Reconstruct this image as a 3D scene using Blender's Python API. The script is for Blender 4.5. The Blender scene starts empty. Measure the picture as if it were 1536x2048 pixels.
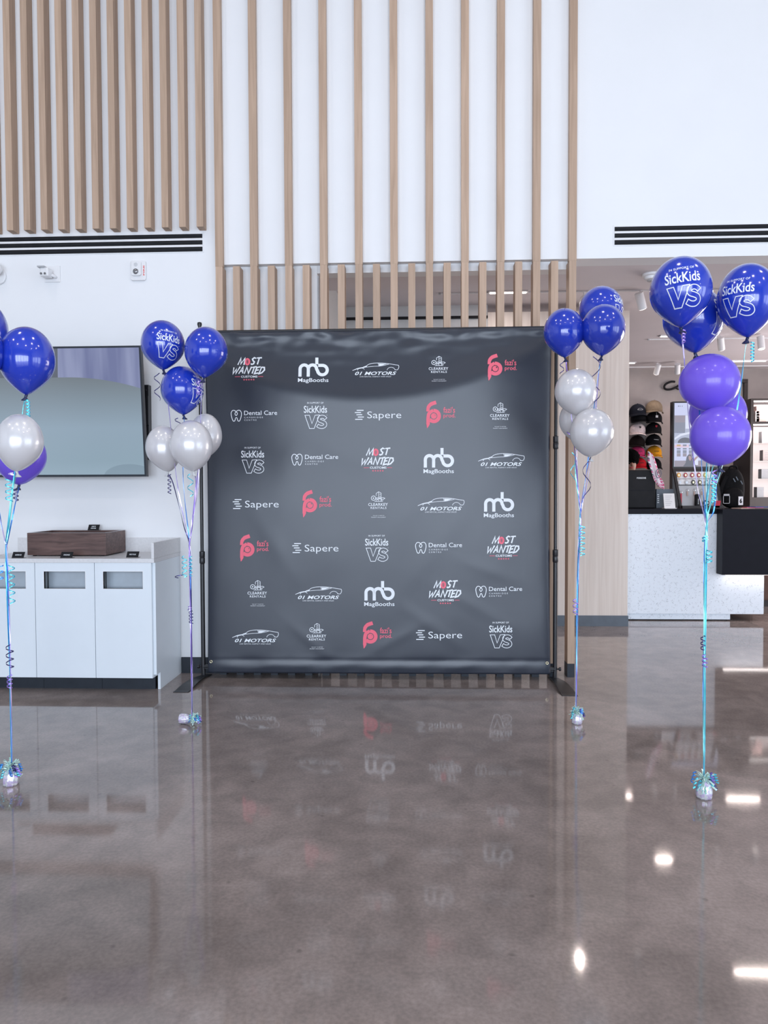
import bpy, bmesh, math, random
from math import sin, cos, pi, radians, sqrt, atan2, exp
from mathutils import Vector, Matrix, noise
random.seed(7)
scene = bpy.context.scene
COL = scene.collection

# ------------------------------------------------------------------ camera
F, HC, YAW, PIT, ROL = 1450.0, 1.45, 0.0434, 0.0314, 0.0034
CAM = Vector((0, 0, HC))
fw = Vector((-sin(YAW)*cos(PIT), cos(YAW)*cos(PIT), -sin(PIT)))
_r0 = Vector((cos(YAW), sin(YAW), 0)); _u0 = _r0.cross(fw)
rt = _r0*cos(ROL) - _u0*sin(ROL); up = _r0*sin(ROL) + _u0*cos(ROL)
cd = bpy.data.cameras.new('camera'); cam = bpy.data.objects.new('camera', cd); COL.objects.link(cam)
cd.sensor_fit = 'VERTICAL'; cd.sensor_height = 36.0; cd.lens = F/2048*36.0; cd.clip_end = 100
M = Matrix((rt, up, -fw)).transposed().to_4x4(); M.translation = CAM
cam.matrix_world = M
scene.camera = cam

# ------------------------------------------------------------------ world, lights, exposure
w = bpy.data.worlds.new('World'); scene.world = w; w.use_nodes = True
w.node_tree.nodes['Background'].inputs[0].default_value = (0.75, 0.86, 1.0, 1)
w.node_tree.nodes['Background'].inputs[1].default_value = 1.0
scene.view_settings.view_transform = 'Standard'; scene.view_settings.look = 'None'
scene.view_settings.gamma = 1; scene.view_settings.use_curve_mapping = False
scene.view_settings.exposure = -0.04
scene.cycles.max_bounces = 8; scene.cycles.diffuse_bounces = 4; scene.cycles.glossy_bounces = 4
scene.cycles.transparent_max_bounces = 8; scene.cycles.caustics_reflective = False; scene.cycles.caustics_refractive = False
scene.cycles.sample_clamp_indirect = 6.0

def area(name, loc, target, sx, sy, power, col=(1, 1, 1)):
    d = bpy.data.lights.new(name, 'AREA'); d.shape = 'RECTANGLE'; d.size = sx; d.size_y = sy
    d.energy = power; d.color = col
    o = bpy.data.objects.new(name, d); COL.objects.link(o); o.location = loc
    o.rotation_euler = (Vector(target)-Vector(loc)).to_track_quat('-Z', 'Y').to_euler()
    return o
REAR = -7.5
for i in range(5):      # daylight through the five rear windows
    x = -4.3 + i*2.15
    area('window_daylight', (x, REAR+0.03, 2.0), (x, 0, 2.0), 1.9, 3.8, 238, (0.745, 0.85, 1.0))
area('shop_fill_light', (7.21, 8.9, 1.6), (0, 8.9, 1.6), 4.8, 2.1, 215, (1.0, 0.90, 0.89))  # fill from an unseen side window, added to brighten the shop ceiling
for yc in (-4, -1.5, 1):      # daylight through the side windows
    area('side_window_daylight', (8.55, yc, 1.72), (0, yc, 1.72), 1.9, 3.3, 85, (0.74, 0.85, 1.0))
HALL_LAMPS = [(-5.2, 0.6), (-1.6, 0.6), (2.0, 0.6), (5.6, 0.6), (-3.4, 2.9), (0.6, 2.9), (4.4, 2.9), (-3.4, -2.2), (0.6, -2.2), (4.4, -2.2)]
for (x, y) in HALL_LAMPS:
    area('hall_lamp_light', (x, y, 6.86), (x, y, 0), 0.5, 0.5, 23, (1.0, 0.91, 0.87))

# ------------------------------------------------------------------ pixel helpers (1536 x 2048 frame)
def ray(x, y): return fw + rt*((x-768)/F) + up*((1024-y)/F)
def atY(x, y, Y): d = ray(x, y); return CAM + d*(Y/d.y)
def atZ(x, y, Z): d = ray(x, y); return CAM + d*((Z-HC)/d.z)
def mpp(Y): return Y/F

# ------------------------------------------------------------------ materials
MATS = {}
def nt(name):
    m = bpy.data.materials.new(name); m.use_nodes = True; MATS[name] = m
    return m, m.node_tree.nodes, m.node_tree.links, m.node_tree.nodes['Principled BSDF']
def mat(name, col, rough=0.5, metal=0.0, var=0.06, scale=12.0, bump=0.0, emit=None, es=1.0, coat=0.0, spec=0.5, sheen=0.0):
    m, N, L, b = nt(name)
    b.inputs['Roughness'].default_value = rough; b.inputs['Metallic'].default_value = metal
    b.inputs['Coat Weight'].default_value = coat; b.inputs['Specular IOR Level'].default_value = spec
    b.inputs['Sheen Weight'].default_value = sheen
    tc = N.new('ShaderNodeTexCoord'); nz = N.new('ShaderNodeTexNoise'); nz.inputs['Scale'].default_value = scale
    nz.inputs['Detail'].default_value = 4
    L.new(tc.outputs['Object'], nz.inputs['Vector'])
    cr = N.new('ShaderNodeValToRGB'); L.new(nz.outputs['Fac'], cr.inputs['Fac'])
    cr.color_ramp.elements[0].position = 0.3; cr.color_ramp.elements[1].position = 0.7
    cr.color_ramp.elements[0].color = tuple(max(0, c*(1-var)) for c in col)+(1,)
    cr.color_ramp.elements[1].color = tuple(min(1, c*(1+var)) for c in col)+(1,)
    L.new(cr.outputs['Color'], b.inputs['Base Color'])
    if bump:
        bp = N.new('ShaderNodeBump'); bp.inputs['Strength'].default_value = bump; bp.inputs['Distance'].default_value = 0.01
        L.new(nz.outputs['Fac'], bp.inputs['Height']); L.new(bp.outputs['Normal'], b.inputs['Normal'])
    if emit:
        b.inputs['Emission Color'].default_value = emit+(1,); b.inputs['Emission Strength'].default_value = es
    return m
def wood(name, c1, c2, sc=(30, 30, 1.2), rough=0.5, detail=6):
    m, N, L, b = nt(name)
    tc = N.new('ShaderNodeTexCoord'); mp = N.new('ShaderNodeMapping'); mp.inputs['Scale'].default_value = sc
    oi = N.new('ShaderNodeObjectInfo'); mul = N.new('ShaderNodeVectorMath'); mul.operation = 'SCALE'; mul.inputs[0].default_value = (31, 17, 53)
    L.new(oi.outputs['Random'], mul.inputs['Scale']); L.new(tc.outputs['Object'], mp.inputs['Vector']); L.new(mul.outputs[0], mp.inputs['Location'])
    nz = N.new('ShaderNodeTexNoise'); nz.inputs['Scale'].default_value = 1.6; nz.inputs['Detail'].default_value = detail; nz.inputs['Distortion'].default_value = 0.7
    L.new(mp.outputs[0], nz.inputs['Vector'])
    cr = N.new('ShaderNodeValToRGB'); cr.color_ramp.elements[0].position = 0.32; cr.color_ramp.elements[1].position = 0.68
    cr.color_ramp.elements[0].color = c1+(1,); cr.color_ramp.elements[1].color = c2+(1,)
    L.new(nz.outputs['Fac'], cr.inputs['Fac'])
    hs = N.new('ShaderNodeHueSaturation'); ma = N.new('ShaderNodeMath'); ma.operation = 'MULTIPLY_ADD'
    ma.inputs[1].default_value = 0.16; ma.inputs[2].default_value = 0.92
    L.new(oi.outputs['Random'], ma.inputs[0]); L.new(ma.outputs[0], hs.inputs['Value']); L.new(cr.outputs[0], hs.inputs['Color'])
    L.new(hs.outputs[0], b.inputs['Base Color']); b.inputs['Roughness'].default_value = rough
    bp = N.new('ShaderNodeBump'); bp.inputs['Strength'].default_value = 0.08; L.new(nz.outputs['Fac'], bp.inputs['Height']); L.new(bp.outputs[0], b.inputs['Normal'])
    return m
mat('white_paint', (0.83, 0.84, 0.855), 0.55, var=0.01, scale=3)
mat('hall_ceiling', (0.38, 0.38, 0.39), 0.7, var=0.02)
mat('hall_side', (0.34, 0.35, 0.37), 0.7, var=0.03)
mat('cabinet_white', (0.76, 0.82, 0.87), 0.38, var=0.012, scale=5)
mat('worktop_grey', (0.70, 0.70, 0.71), 0.4, var=0.05, scale=60)
mat('kick_dark', (0.026, 0.032, 0.042), 0.45, var=0.1, spec=.3)
mat('inner_dark', (0.50, 0.55, 0.60), 0.5)
mat('black_metal', (0.012, 0.012, 0.015), 0.35, var=0.1)
mat('black_matte', (0.009, 0.009, 0.011), 0.6, var=0.2, spec=0.25)
mat('black_cloth', (0.008, 0.008, 0.009), 0.85, var=0.3, scale=80, bump=0.3, spec=.1)
mat('counter_black', (0.006, 0.006, 0.011), 0.4, var=0.1, spec=0.15)
mat('brass', (0.75, 0.66, 0.45), 0.3, 1.0)
mat('chrome', (0.7, 0.7, 0.72), 0.2, 1.0)
mat('print_white', (0.86, 0.90, 0.94), 0.55, var=0.01)
mat('print_red', (0.90, 0.15, 0.22), 0.55, var=0.02)
mat('plastic_white', (0.82, 0.82, 0.83), 0.35, var=0.01)
mat('plastic_grey', (0.45, 0.46, 0.48), 0.4)
mat('lens', (0.25, 0.25, 0.26), 0.12, 0.6)
mat('fire_red', (0.75, 0.12, 0.12), 0.5)
mat('shop_ceiling', (0.74, 0.69, 0.71), 0.7, var=0.02, scale=2)
mat('plaster', (0.39, 0.345, 0.33), 0.75, var=0.12, scale=2.2, bump=0.1)
mat('shop_white', (0.66, 0.67, 0.67), 0.6, var=0.02)
mat('base_blue', (0.115, 0.14, 0.17), 0.45, var=0.08)
mat('brown', (0.10, 0.045, 0.03), 0.5, var=0.2)
mat('brown_dark', (0.022, 0.014, 0.013), 0.4, var=0.2)
mat('lamp_glow', (1, 1, 1), 0.5, emit=(1.0, 0.90, 0.84), es=4)
mat('hall_glow', (1, 1, 1), 0.5, emit=(1.0, 0.95, 0.92), es=12)
mat('panel_glow', (.8, .7, .68), .6, emit=(1.0, .86, .83), es=.55)  # emission added so the shelf cabinet's back panel is evenly bright
mat('led_glow', (1, 1, 1), 0.5, emit=(1.0, 0.93, 0.90), es=4)
wood('oak_slat', (0.425, 0.295, 0.208), (0.54, 0.385, 0.28), (26, 26, 1.0), 0.55)
wood('oak_panel', (0.74, 0.64, 0.56), (0.86, 0.77, 0.69), (16, 16, 0.6), 0.5)
wood('walnut', (0.062, 0.033, 0.029), (0.150, 0.086, 0.074), (3.0, 22, 30), 0.45)
def terrazzo():
    m, N, L, b = nt('terrazzo')
    tc = N.new('ShaderNodeTexCoord'); v = N.new('ShaderNodeTexVoronoi'); v.inputs['Scale'].default_value = 95
    L.new(tc.outputs['Object'], v.inputs['Vector'])
    cr = N.new('ShaderNodeValToRGB'); e = cr.color_ramp.elements
    e[0].position = 0.0; e[0].color = (0.22, 0.25, 0.29, 1); e[1].position = 0.5; e[1].color = (0.84, 0.91, 0.98, 1)
    n2 = N.new('ShaderNodeTexNoise'); n2.inputs['Scale'].default_value = 30; L.new(tc.outputs['Object'], n2.inputs['Vector'])
    mx = N.new('ShaderNodeMix'); mx.data_type = 'RGBA'; cr2 = N.new('ShaderNodeValToRGB'); cr2.color_ramp.elements[0].position = 0.5; cr2.color_ramp.elements[1].position = 0.62
    L.new(v.outputs['Distance'], cr.inputs[0]); L.new(n2.outputs[0], cr2.inputs[0]); L.new(cr2.outputs[0], mx.inputs[0])
    L.new(cr.outputs[0], mx.inputs['B']); mx.inputs['A'].default_value = (0.84, 0.91, 0.98, 1)
    L.new(mx.outputs['Result'], b.inputs['Base Color']); b.inputs['Roughness'].default_value = 0.4
terrazzo()
def concrete():
    m, N, L, b = nt('concrete')
    tc = N.new('ShaderNodeTexCoord')
    def nz(s, d, dist=0.0):
        n = N.new('ShaderNodeTexNoise'); n.inputs['Scale'].default_value = s; n.inputs['Detail'].default_value = d; n.inputs['Distortion'].default_value = dist
        L.new(tc.outputs['Object'], n.inputs['Vector']); return n
    a = nz(1.5, 5, 0.8); f = nz(70, 6); g = nz(8, 6, 0.4)
    def ramp(src, p0, p1, c0, c1):
        r = N.new('ShaderNodeValToRGB'); r.color_ramp.elements[0].position = p0; r.color_ramp.elements[1].position = p1
        r.color_ramp.elements[0].color = c0+(1,); r.color_ramp.elements[1].color = c1+(1,); L.new(src.outputs[0], r.inputs[0]); return r
    base = ramp(a, 0.33, 0.66, (0.225, 0.187, 0.170), (0.325, 0.272, 0.250))
    fine = ramp(f, 0.3, 0.7, (0.86, 0.86, 0.86), (1.1, 1.1, 1.1)); mid = ramp(g, 0.35, 0.65, (0.87, 0.87, 0.87), (1.09, 1.08, 1.08))
    m1 = N.new('ShaderNodeMix'); m1.data_type = 'RGBA'; m1.blend_type = 'MULTIPLY'; m1.inputs[0].default_value = 1
    m2 = N.new('ShaderNodeMix'); m2.data_type = 'RGBA'; m2.blend_type = 'MULTIPLY'; m2.inputs[0].default_value = 1
    L.new(base.outputs[0], m1.inputs['A']); L.new(fine.outputs[0], m1.inputs['B'])
    L.new(m1.outputs['Result'], m2.inputs['A']); L.new(mid.outputs[0], m2.inputs['B'])
    # small dark pits
    v = N.new('ShaderNodeTexVoronoi'); v.inputs['Scale'].default_value = 5.5; L.new(tc.outputs['Object'], v.inputs['Vector'])
    pit = ramp(v, 0.03, 0.07, (0.45, 0.45, 0.45), (1, 1, 1)); m3 = N.new('ShaderNodeMix'); m3.data_type = 'RGBA'; m3.blend_type = 'MULTIPLY'; m3.inputs[0].default_value = 0.5
    L.new(m2.outputs['Result'], m3.inputs['A']); L.new(pit.outputs[0], m3.inputs['B'])
    L.new(m3.outputs['Result'], b.inputs['Base Color'])
    rr = N.new('ShaderNodeMapRange'); L.new(g.outputs[0], rr.inputs[0]); rr.inputs['To Min'].default_value = 0.045; rr.inputs['To Max'].default_value = 0.072
    L.new(rr.outputs[0], b.inputs['Roughness']); b.inputs['IOR'].default_value = 1.55
concrete()
def vinyl():
    m, N, L, b = nt('vinyl')
    tc = N.new('ShaderNodeTexCoord'); n = N.new('ShaderNodeTexNoise'); n.inputs['Scale'].default_value = 500; L.new(tc.outputs['Object'], n.inputs['Vector'])
    b.inputs['Base Color'].default_value = (0.025, 0.031, 0.046, 1); b.inputs['Roughness'].default_value = 0.31; b.inputs['Specular IOR Level'].default_value = 0.56
    bp = N.new('ShaderNodeBump'); bp.inputs['Strength'].default_value = 0.15; bp.inputs['Distance'].default_value = 0.002
    L.new(n.outputs[0], bp.inputs['Height']); L.new(bp.outputs[0], b.inputs['Normal'])
vinyl()
def latex(name, col, rough, trans, coat=0.3):
    m, N, L, b = nt(name)
    tc = N.new('ShaderNodeTexCoord'); n = N.new('ShaderNodeTexNoise'); n.inputs['Scale'].default_value = 6; L.new(tc.outputs['Object'], n.inputs['Vector'])
    cr = N.new('ShaderNodeValToRGB'); cr.color_ramp.elements[0].color = tuple(c*0.95 for c in col)+(1,); cr.color_ramp.elements[1].color = tuple(min(1, c*1.05) for c in col)+(1,)
    L.new(n.outputs[0], cr.inputs[0]); L.new(cr.outputs[0], b.inputs['Base Color'])
    b.inputs['Roughness'].default_value = rough; b.inputs['Coat Weight'].default_value = coat; b.inputs['Coat Roughness'].default_value = 0.06; b.inputs['Metallic'].default_value = 0.18 if 'pearl' in name else 0
    if trans:
        t = N.new('ShaderNodeBsdfTranslucent'); t.inputs[0].default_value = tuple(min(1, c*1.05) for c in col)+(1,)
        mx = N.new('ShaderNodeMixShader'); mx.inputs[0].default_value = trans
        out = N['Material Output']; L.new(b.outputs[0], mx.inputs[1]); L.new(t.outputs[0], mx.inputs[2]); L.new(mx.outputs[0], out.inputs[0])
latex('latex_blue', (0.016, 0.050, 0.54), 0.18, 0.10, 1.0)
latex('latex_purple', (0.26, 0.155, 0.88), 0.32, 0.30, 0.5)
latex('latex_pearl', (0.88, 0.87, 0.88), 0.28, 0.25, 1.0)
mat('knot_dark', (0.01, 0.015, 0.07), 0.4); mat('knot_pearl', (0.6, 0.6, 0.6), 0.4)
mat('ribbon_teal', (0.10, 0.62, 0.78), 0.25, 0.55); mat('ribbon_blue', (0.07, 0.30, 0.80), 0.25, 0.55)
mat('ribbon_purple', (0.34, 0.22, 0.72), 0.25, 0.55); mat('ribbon_dark', (0.05, 0.04, 0.16), 0.25, 0.5)
mat('ribbon_lilac', (0.58, 0.50, 0.85), 0.25, 0.5); mat('ribbon_aqua', (0.25, 0.82, 0.85), 0.25, 0.5)
def irid(name, cols, scale):
    m, N, L, b = nt(name)
    tc = N.new('ShaderNodeTexCoord'); n = N.new('ShaderNodeTexNoise'); n.inputs['Scale'].default_value = scale; n.inputs['Detail'].default_value = 1
    L.new(tc.outputs['Object'], n.inputs['Vector']); cr = N.new('ShaderNodeValToRGB'); e = cr.color_ramp.elements
    e[0].position = 0.3; e[1].position = 0.7; e[0].color = cols[0]+(1,); e[1].color = cols[-1]+(1,)
    for k, c in enumerate(cols[1:-1]):
        x = e.new(0.3+0.4*(k+1)/(len(cols)-1)); x.color = c+(1,)
    L.new(n.outputs[0], cr.inputs[0]); L.new(cr.outputs[0], b.inputs['Base Color']); b.inputs['Metallic'].default_value = 0.35; b.inputs['Roughness'].default_value = 0.22
irid('foil_white', [(0.75, 0.72, 0.85), (0.85, 0.9, 0.9), (0.62, 0.5, 0.8), (0.9, 0.9, 0.92)], 45)
irid('foil_mint', [(0.4, 0.8, 0.68), (0.75, 0.95, 0.85), (0.45, 0.75, 0.85)], 60)

# ------------------------------------------------------------------ mesh builder
class MB:
    def __init__(s): s.v = []; s.f = []; s.m = []
    def add(s, vs, fs, mi=0):
        o = len(s.v); s.v += [Vector(p) for p in vs]; s.f += [tuple(i+o for i in f) for f in fs]; s.m += [mi]*len(fs); return s
    def box(s, a, b, mi=0):
        x0, y0, z0 = a; x1, y1, z1 = b
        x0, x1 = min(x0, x1), max(x0, x1); y0, y1 = min(y0, y1), max(y0, y1); z0, z1 = min(z0, z1), max(z0, z1)
        return s.add([(x0,y0,z0),(x1,y0,z0),(x1,y1,z0),(x0,y1,z0),(x0,y0,z1),(x1,y0,z1),(x1,y1,z1),(x0,y1,z1)],
                     [(0,3,2,1),(4,5,6,7),(0,1,5,4),(1,2,6,5),(2,3,7,6),(3,0,4,7)], mi)
    def prism(s, poly, ax, d0, d1, mi=0):   # poly of 2D points extruded along axis ax
        n = len(poly)
        def P(p, d): return {0: (d, p[0], p[1]), 1: (p[0], d, p[1]), 2: (p[0], p[1], d)}[ax]
        return s.add([P(p, d0) for p in poly]+[P(p, d1) for p in poly], [tuple(range(n))[::-1], tuple(range(n, 2*n))]+[(i, (i+1) % n, n+(i+1) % n, n+i) for i in range(n)], mi)
    def tube(s, pts, r, n=8, mi=0, cap=True):
        pts = [Vector(p) for p in pts]; rs = r if isinstance(r, (list, tuple)) else [r]*len(pts)
        vs = []; ref = None
        for i, p in enumerate(pts):
            t = (pts[min(i+1, len(pts)-1)]-pts[max(i-1, 0)]).normalized()
            if ref is None: ref = Vector((1, 0, 0)) if abs(t.x) < 0.8 else Vector((0, 1, 0))
            a = (ref - t*ref.dot(t)).normalized(); ref = a; b = t.cross(a)
            vs += [p + (a*cos(2*pi*k/n)+b*sin(2*pi*k/n))*rs[i] for k in range(n)]
        fs = [(i*n+k, i*n+(k+1) % n, (i+1)*n+(k+1) % n, (i+1)*n+k) for i in range(len(pts)-1) for k in range(n)]
        if cap: fs += [tuple(range(n))[::-1], tuple(range((len(pts)-1)*n, len(pts)*n))]
        return s.add(vs, fs, mi)
    def strip(s, pts, wdt, th=0.0006, mi=0, dirv=None):  # flat ribbon: thin box section along a path
        pts = [Vector(p) for p in pts]; vs = []; n = len(pts); pa = None
        for i, p in enumerate(pts):
            t = (pts[min(i+1, n-1)]-pts[max(i-1, 0)]).normalized()
            d = dirv(i, n) if dirv else Vector((1, 0, 0))
            a = d - t*d.dot(t)
            a = a.normalized() if a.length > 1e-4 else (pa or Vector((0, 0, 1)))
            pa = a; b = t.cross(a)
            vs += [p+a*wdt/2+b*th, p+a*wdt/2-b*th, p-a*wdt/2-b*th, p-a*wdt/2+b*th]
        fs = [(i*4+k, i*4+(k+1) % 4, i*4+4+(k+1) % 4, i*4+4+k) for i in range(n-1) for k in range(4)]+[(3, 2, 1, 0), (4*n-4, 4*n-3, 4*n-2, 4*n-1)]
        return s.add(vs, fs, mi)
    def lathe(s, prof, c, n=24, mi=0, fr=None):   # prof: (r, z) list from top to bottom, about vertical axis at c
        c = Vector(c); vs = []
        for j, (r, z) in enumerate(prof):
            for k in range(n):
                a = 2*pi*k/n; q = r*(fr(a, j) if fr else 1); vs.append(c+Vector((q*cos(a), q*sin(a), z)))
        m_ = len(prof); fs = [(j*n+k, (j+1)*n+k, (j+1)*n+(k+1) % n, j*n+(k+1) % n) for j in range(m_-1) for k in range(n)]
        fs += [tuple(range(n)), tuple(range((m_-1)*n, m_*n))[::-1]]
        return s.add(vs, fs, mi)
    def ell(s, c, r, n=16, mm=10, mi=0, fn=None):
        c = Vector(c); vs = []; fs = []
        for j in range(mm+1):
            t = pi*j/mm
            for k in range(n):
                a = 2*pi*k/n; d = Vector((sin(t)*cos(a), sin(t)*sin(a), cos(t))); q = fn(d) if fn else 1
                vs.append(c+Vector((d.x*r[0], d.y*r[1], d.z*r[2]))*q)
        fs = [(j*n+k, (j+1)*n+k, (j+1)*n+(k+1) % n, j*n+(k+1) % n) for j in range(mm) for k in range(n)]
        return s.add(vs, fs, mi)
    def xf(s, fn): s.v = [Vector(fn(p)) for p in s.v]; return s
    def mesh(s, name, mats, off=(0, 0, 0), smooth=False):
        me = bpy.data.meshes.new(name); o = Vector(off)
        me.from_pydata([tuple(p-o) for p in s.v], [], s.f)
        for m in (mats if isinstance(mats, (list, tuple)) else [mats]): me.materials.append(MATS[m])
        if isinstance(mats, (list, tuple)) and len(mats) > 1: me.polygons.foreach_set('material_index', s.m)
        if smooth: me.polygons.foreach_set('use_smooth', [True]*len(s.f))
        me.update(); return me
    def build(s, name, mats, parent=None, smooth=False, bevel=0.0, auto=None, own=True):
        org = parent['_o'] if (parent is not None and '_o' in parent) else (0, 0, 0)
        if parent is None and own and s.v:
            xs = [p.x for p in s.v]; ys = [p.y for p in s.v]; zs = [p.z for p in s.v]
            org = ((min(xs)+max(xs))/2, (min(ys)+max(ys))/2, min(zs))
        me = s.mesh(name, mats, org, smooth)
        o = bpy.data.objects.new(name, me); COL.objects.link(o)
        if parent is not None:
            o.parent = parent
            o['_o'] = tuple(org)
        else:
            o.location = org; o['_o'] = tuple(org)
        bm = bmesh.new(); bm.from_mesh(me); bmesh.ops.remove_doubles(bm, verts=bm.verts, dist=1e-6); bmesh.ops.recalc_face_normals(bm, faces=bm.faces); bm.to_mesh(me); bm.free()
        if auto: 
            me.polygons.foreach_set('use_smooth', [True]*len(me.polygons)); me.set_sharp_from_angle(angle=auto)
        if bevel:
            b = o.modifiers.new('b', 'BEVEL'); b.width = bevel; b.segments = 2; b.limit_method = 'ANGLE'
        return o
def thing(name, loc, label, cat, group=None):
    o = bpy.data.objects.new(name, None); COL.objects.link(o); o.location = loc; o['_o'] = tuple(loc); o.empty_display_size = 0.05
    return tag(o, label, cat, group)
def tag(o, label=None, cat=None, group=None, kind=None):
    if label: o['label'] = label
    if cat: o['category'] = cat
    if group: o['group'] = group
    if kind: o['kind'] = kind
    return o
def struct(mb, name, m, label=None, **k): return tag(mb.build(name, m, **k), label, None, None, 'structure')
def put(name, me, parent, loc):     # a part that shares mesh data
    o = bpy.data.objects.new(name, me); COL.objects.link(o); o.parent = parent; o.location = Vector(loc)-Vector(parent['_o']); o['_o'] = (0, 0, 0); return o
def catmull(P, n=6, closed=False):
    P = [Vector(p) for p in P]; out = []; N = len(P)
    for i in range(N if closed else N-1):
        a = P[(i-1) % N] if closed or i else P[0]; b = P[i]; c = P[(i+1) % N]; d = P[(i+2) % N] if closed or i+2 < N else P[-1]
        for k in range(n):
            t = k/n; out.append(0.5*((2*b)+(c-a)*t+(2*a-5*b+4*c-d)*t*t+(3*b-a-3*c+d)*t**3))
    if not closed: out.append(P[-1])
    return out

# ------------------------------------------------------------------ lettering in 2D (pixel units, y down)
class Flat:
    def __init__(s): s.t = []      # triangles: (p, q, r, material)
    def poly(s, pts, mi=0):        # convex polygon
        for i in range(1, len(pts)-1): s.t.append((Vector(pts[0]).to_2d(), Vector(pts[i]).to_2d(), Vector(pts[i+1]).to_2d(), mi))
        return s
    def rect(s, x0, y0, x1, y1, mi=0): return s.poly([(x0, y0), (x1, y0), (x1, y1), (x0, y1)], mi)
    def stroke(s, pts, wdt, mi=0, closed=False):
        P = [Vector(p).to_2d() for p in pts]; n = len(P); Lf = []; R = []
        ws = wdt if isinstance(wdt, list) else [wdt]*n
        for i in range(n):
            a = P[(i-1) % n] if (closed or i) else P[0]; c = P[(i+1) % n] if (closed or i < n-1) else P[-1]
            t1 = (P[i]-a); t2 = (c-P[i]); t1 = t1.normalized() if t1.length > 1e-6 else t2.normalized(); t2 = t2.normalized() if t2.length > 1e-6 else t1
            t = (t1+t2); t = t.normalized() if t.length > 1e-6 else t1
            nn = Vector((-t.y, t.x)); k = 1/max(0.5, t.dot(t1))
            Lf.append(P[i]+nn*ws[i]/2*k); R.append(P[i]-nn*ws[i]/2*k)
        for i in range(n if closed else n-1):
            j = (i+1) % n; s.t += [(Lf[i], Lf[j], R[j], mi), (Lf[i], R[j], R[i], mi)]
        return s
    def disc(s, cx, cy, r, mi=0, n=18):
        return s.poly([(cx+r*cos(2*pi*k/n), cy+r*sin(2*pi*k/n)) for k in range(n)], mi)
    def ring(s, cx, cy, rx, ry, wdt, mi=0, n=24, a0=0, a1=2*pi):
        full = abs(a1-a0) > 6.2
        return s.stroke([(cx+rx*cos(a0+(a1-a0)*k/n), cy+ry*sin(a0+(a1-a0)*k/n)) for k in range(n if full else n+1)], wdt, mi, full)
    def star(s, cx, cy, r, mi=0):
        P = [(cx+(r if k % 2 == 0 else r*.45)*sin(pi*k/5), cy-(r if k % 2 == 0 else r*.45)*cos(pi*k/5)) for k in range(10)]
        for k in range(10): s.t.append((Vector((cx, cy)), Vector(P[k]), Vector(P[(k+1) % 10]), mi))
        return s
    def text(s, st, x0, y0, x1, y1, bold=0.0, shear=0.0, mi=0, sp=1.0, rise=0.0):
        tris = glyph(st, bold, sp); xs = [p.x for t in tris for p in t]; ys = [p.y for t in tris for p in t]
        ax, bx, ay, by = min(xs), max(xs), min(ys), max(ys); W = x1-x0; H = y1-y0; sh = shear*H
        for t in tris:
            q = []
            for p in t:
                v = (p.y-ay)/(by-ay); u = (p.x-ax)/(bx-ax)
                q.append(Vector((x0+u*(W-abs(sh))+v*sh, y1-v*H-rise*(u-.5))))
            s.t.append((*q, mi))
        return s
    def scaled(s, ox, oy, k):
        o = Flat(); o.t = [tuple(Vector(((p.x-ox)/k, (p.y-oy)/k)) for p in t[:3])+(t[3],) for t in s.t]; return o
    def cut(s, L):
        out = []; st = list(s.t)
        while st:
            a, b, c, m = st.pop(); e = [(a-b).length, (b-c).length, (c-a).length]; k = e.index(max(e))
            if e[k] <= L: out.append((a, b, c, m)); continue
            if k == 0: d = (a+b)/2; st += [(a, d, c, m), (d, b, c, m)]
            elif k == 1: d = (b+c)/2; st += [(a, b, d, m), (a, d, c, m)]
            else: d = (c+a)/2; st += [(a, b, d, m), (d, b, c, m)]
        o = Flat(); o.t = out; return o
    def lift(s, fn):     # map to 3D
        mb = MB()
        for a, b, c, m in s.t:
            mb.v += [fn(a.x, a.y), fn(b.x, b.y), fn(c.x, c.y)]; n = len(mb.v); mb.f.append((n-3, n-2, n-1)); mb.m.append(m)
        return mb
_gl = {}
def glyph(st, bold, sp):
    k = (st, bold, sp)
    if k not in _gl:
        cu = bpy.data.curves.new('t', 'FONT'); cu.body = st; cu.size = 1; cu.offset = bold; cu.space_character = sp; cu.resolution_u = 3; cu.fill_mode = 'FRONT'
        ob = bpy.data.objects.new('t', cu); COL.objects.link(ob); bpy.context.view_layer.update()
        me = bpy.data.meshes.new_from_object(ob.evaluated_get(bpy.context.evaluated_depsgraph_get()))
        me.calc_loop_triangles(); v = [x.co.to_2d() for x in me.vertices]
        _gl[k] = [tuple(v[i].copy() for i in t.vertices) for t in me.loop_triangles]
        bpy.data.objects.remove(ob); bpy.data.curves.remove(cu); bpy.data.meshes.remove(me)
    return _gl[k]

# the eight sponsor marks; each in crop units, then reduced to photo pixels about its centre
LOGO = {}
def sickkids():
    f = Flat(); f.text('IN SUPPORT OF', 922, 704, 1060, 718, .012, sp=1.05)
    f.text('SickKids', 893, 735, 1090, 795, .014, sp=1.0)
    V = [(902, 815), (940, 815), (961, 885), (988, 815), (1026, 813), (979, 927), (941, 927)]
    f.stroke(V, 5, closed=True)
    S = catmull([(1078, 846), (1064, 832), (1043, 828), (1022, 840), (1026, 860), (1048, 869), (1069, 880), (1073, 899), (1055, 913), (1030, 913), (1008, 901)], 4)
    Lf, R = [], []
    for i in range(len(S)):
        t = (S[min(i+1, len(S)-1)]-S[max(i-1, 0)]).normalized(); n = Vector((-t.y, t.x, 0)) if len(S[0]) == 3 else Vector((-t.y, t.x))
        Lf.append(S[i]+n*13); R.append(S[i]-n*13)
    f.stroke(Lf+R[::-1], 5, closed=True); f.disc(1088, 814, 2.2)
    return f
SK = sickkids()
LOGO['SK'] = SK.scaled(992, 818, 4.267)
f = Flat()
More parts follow.
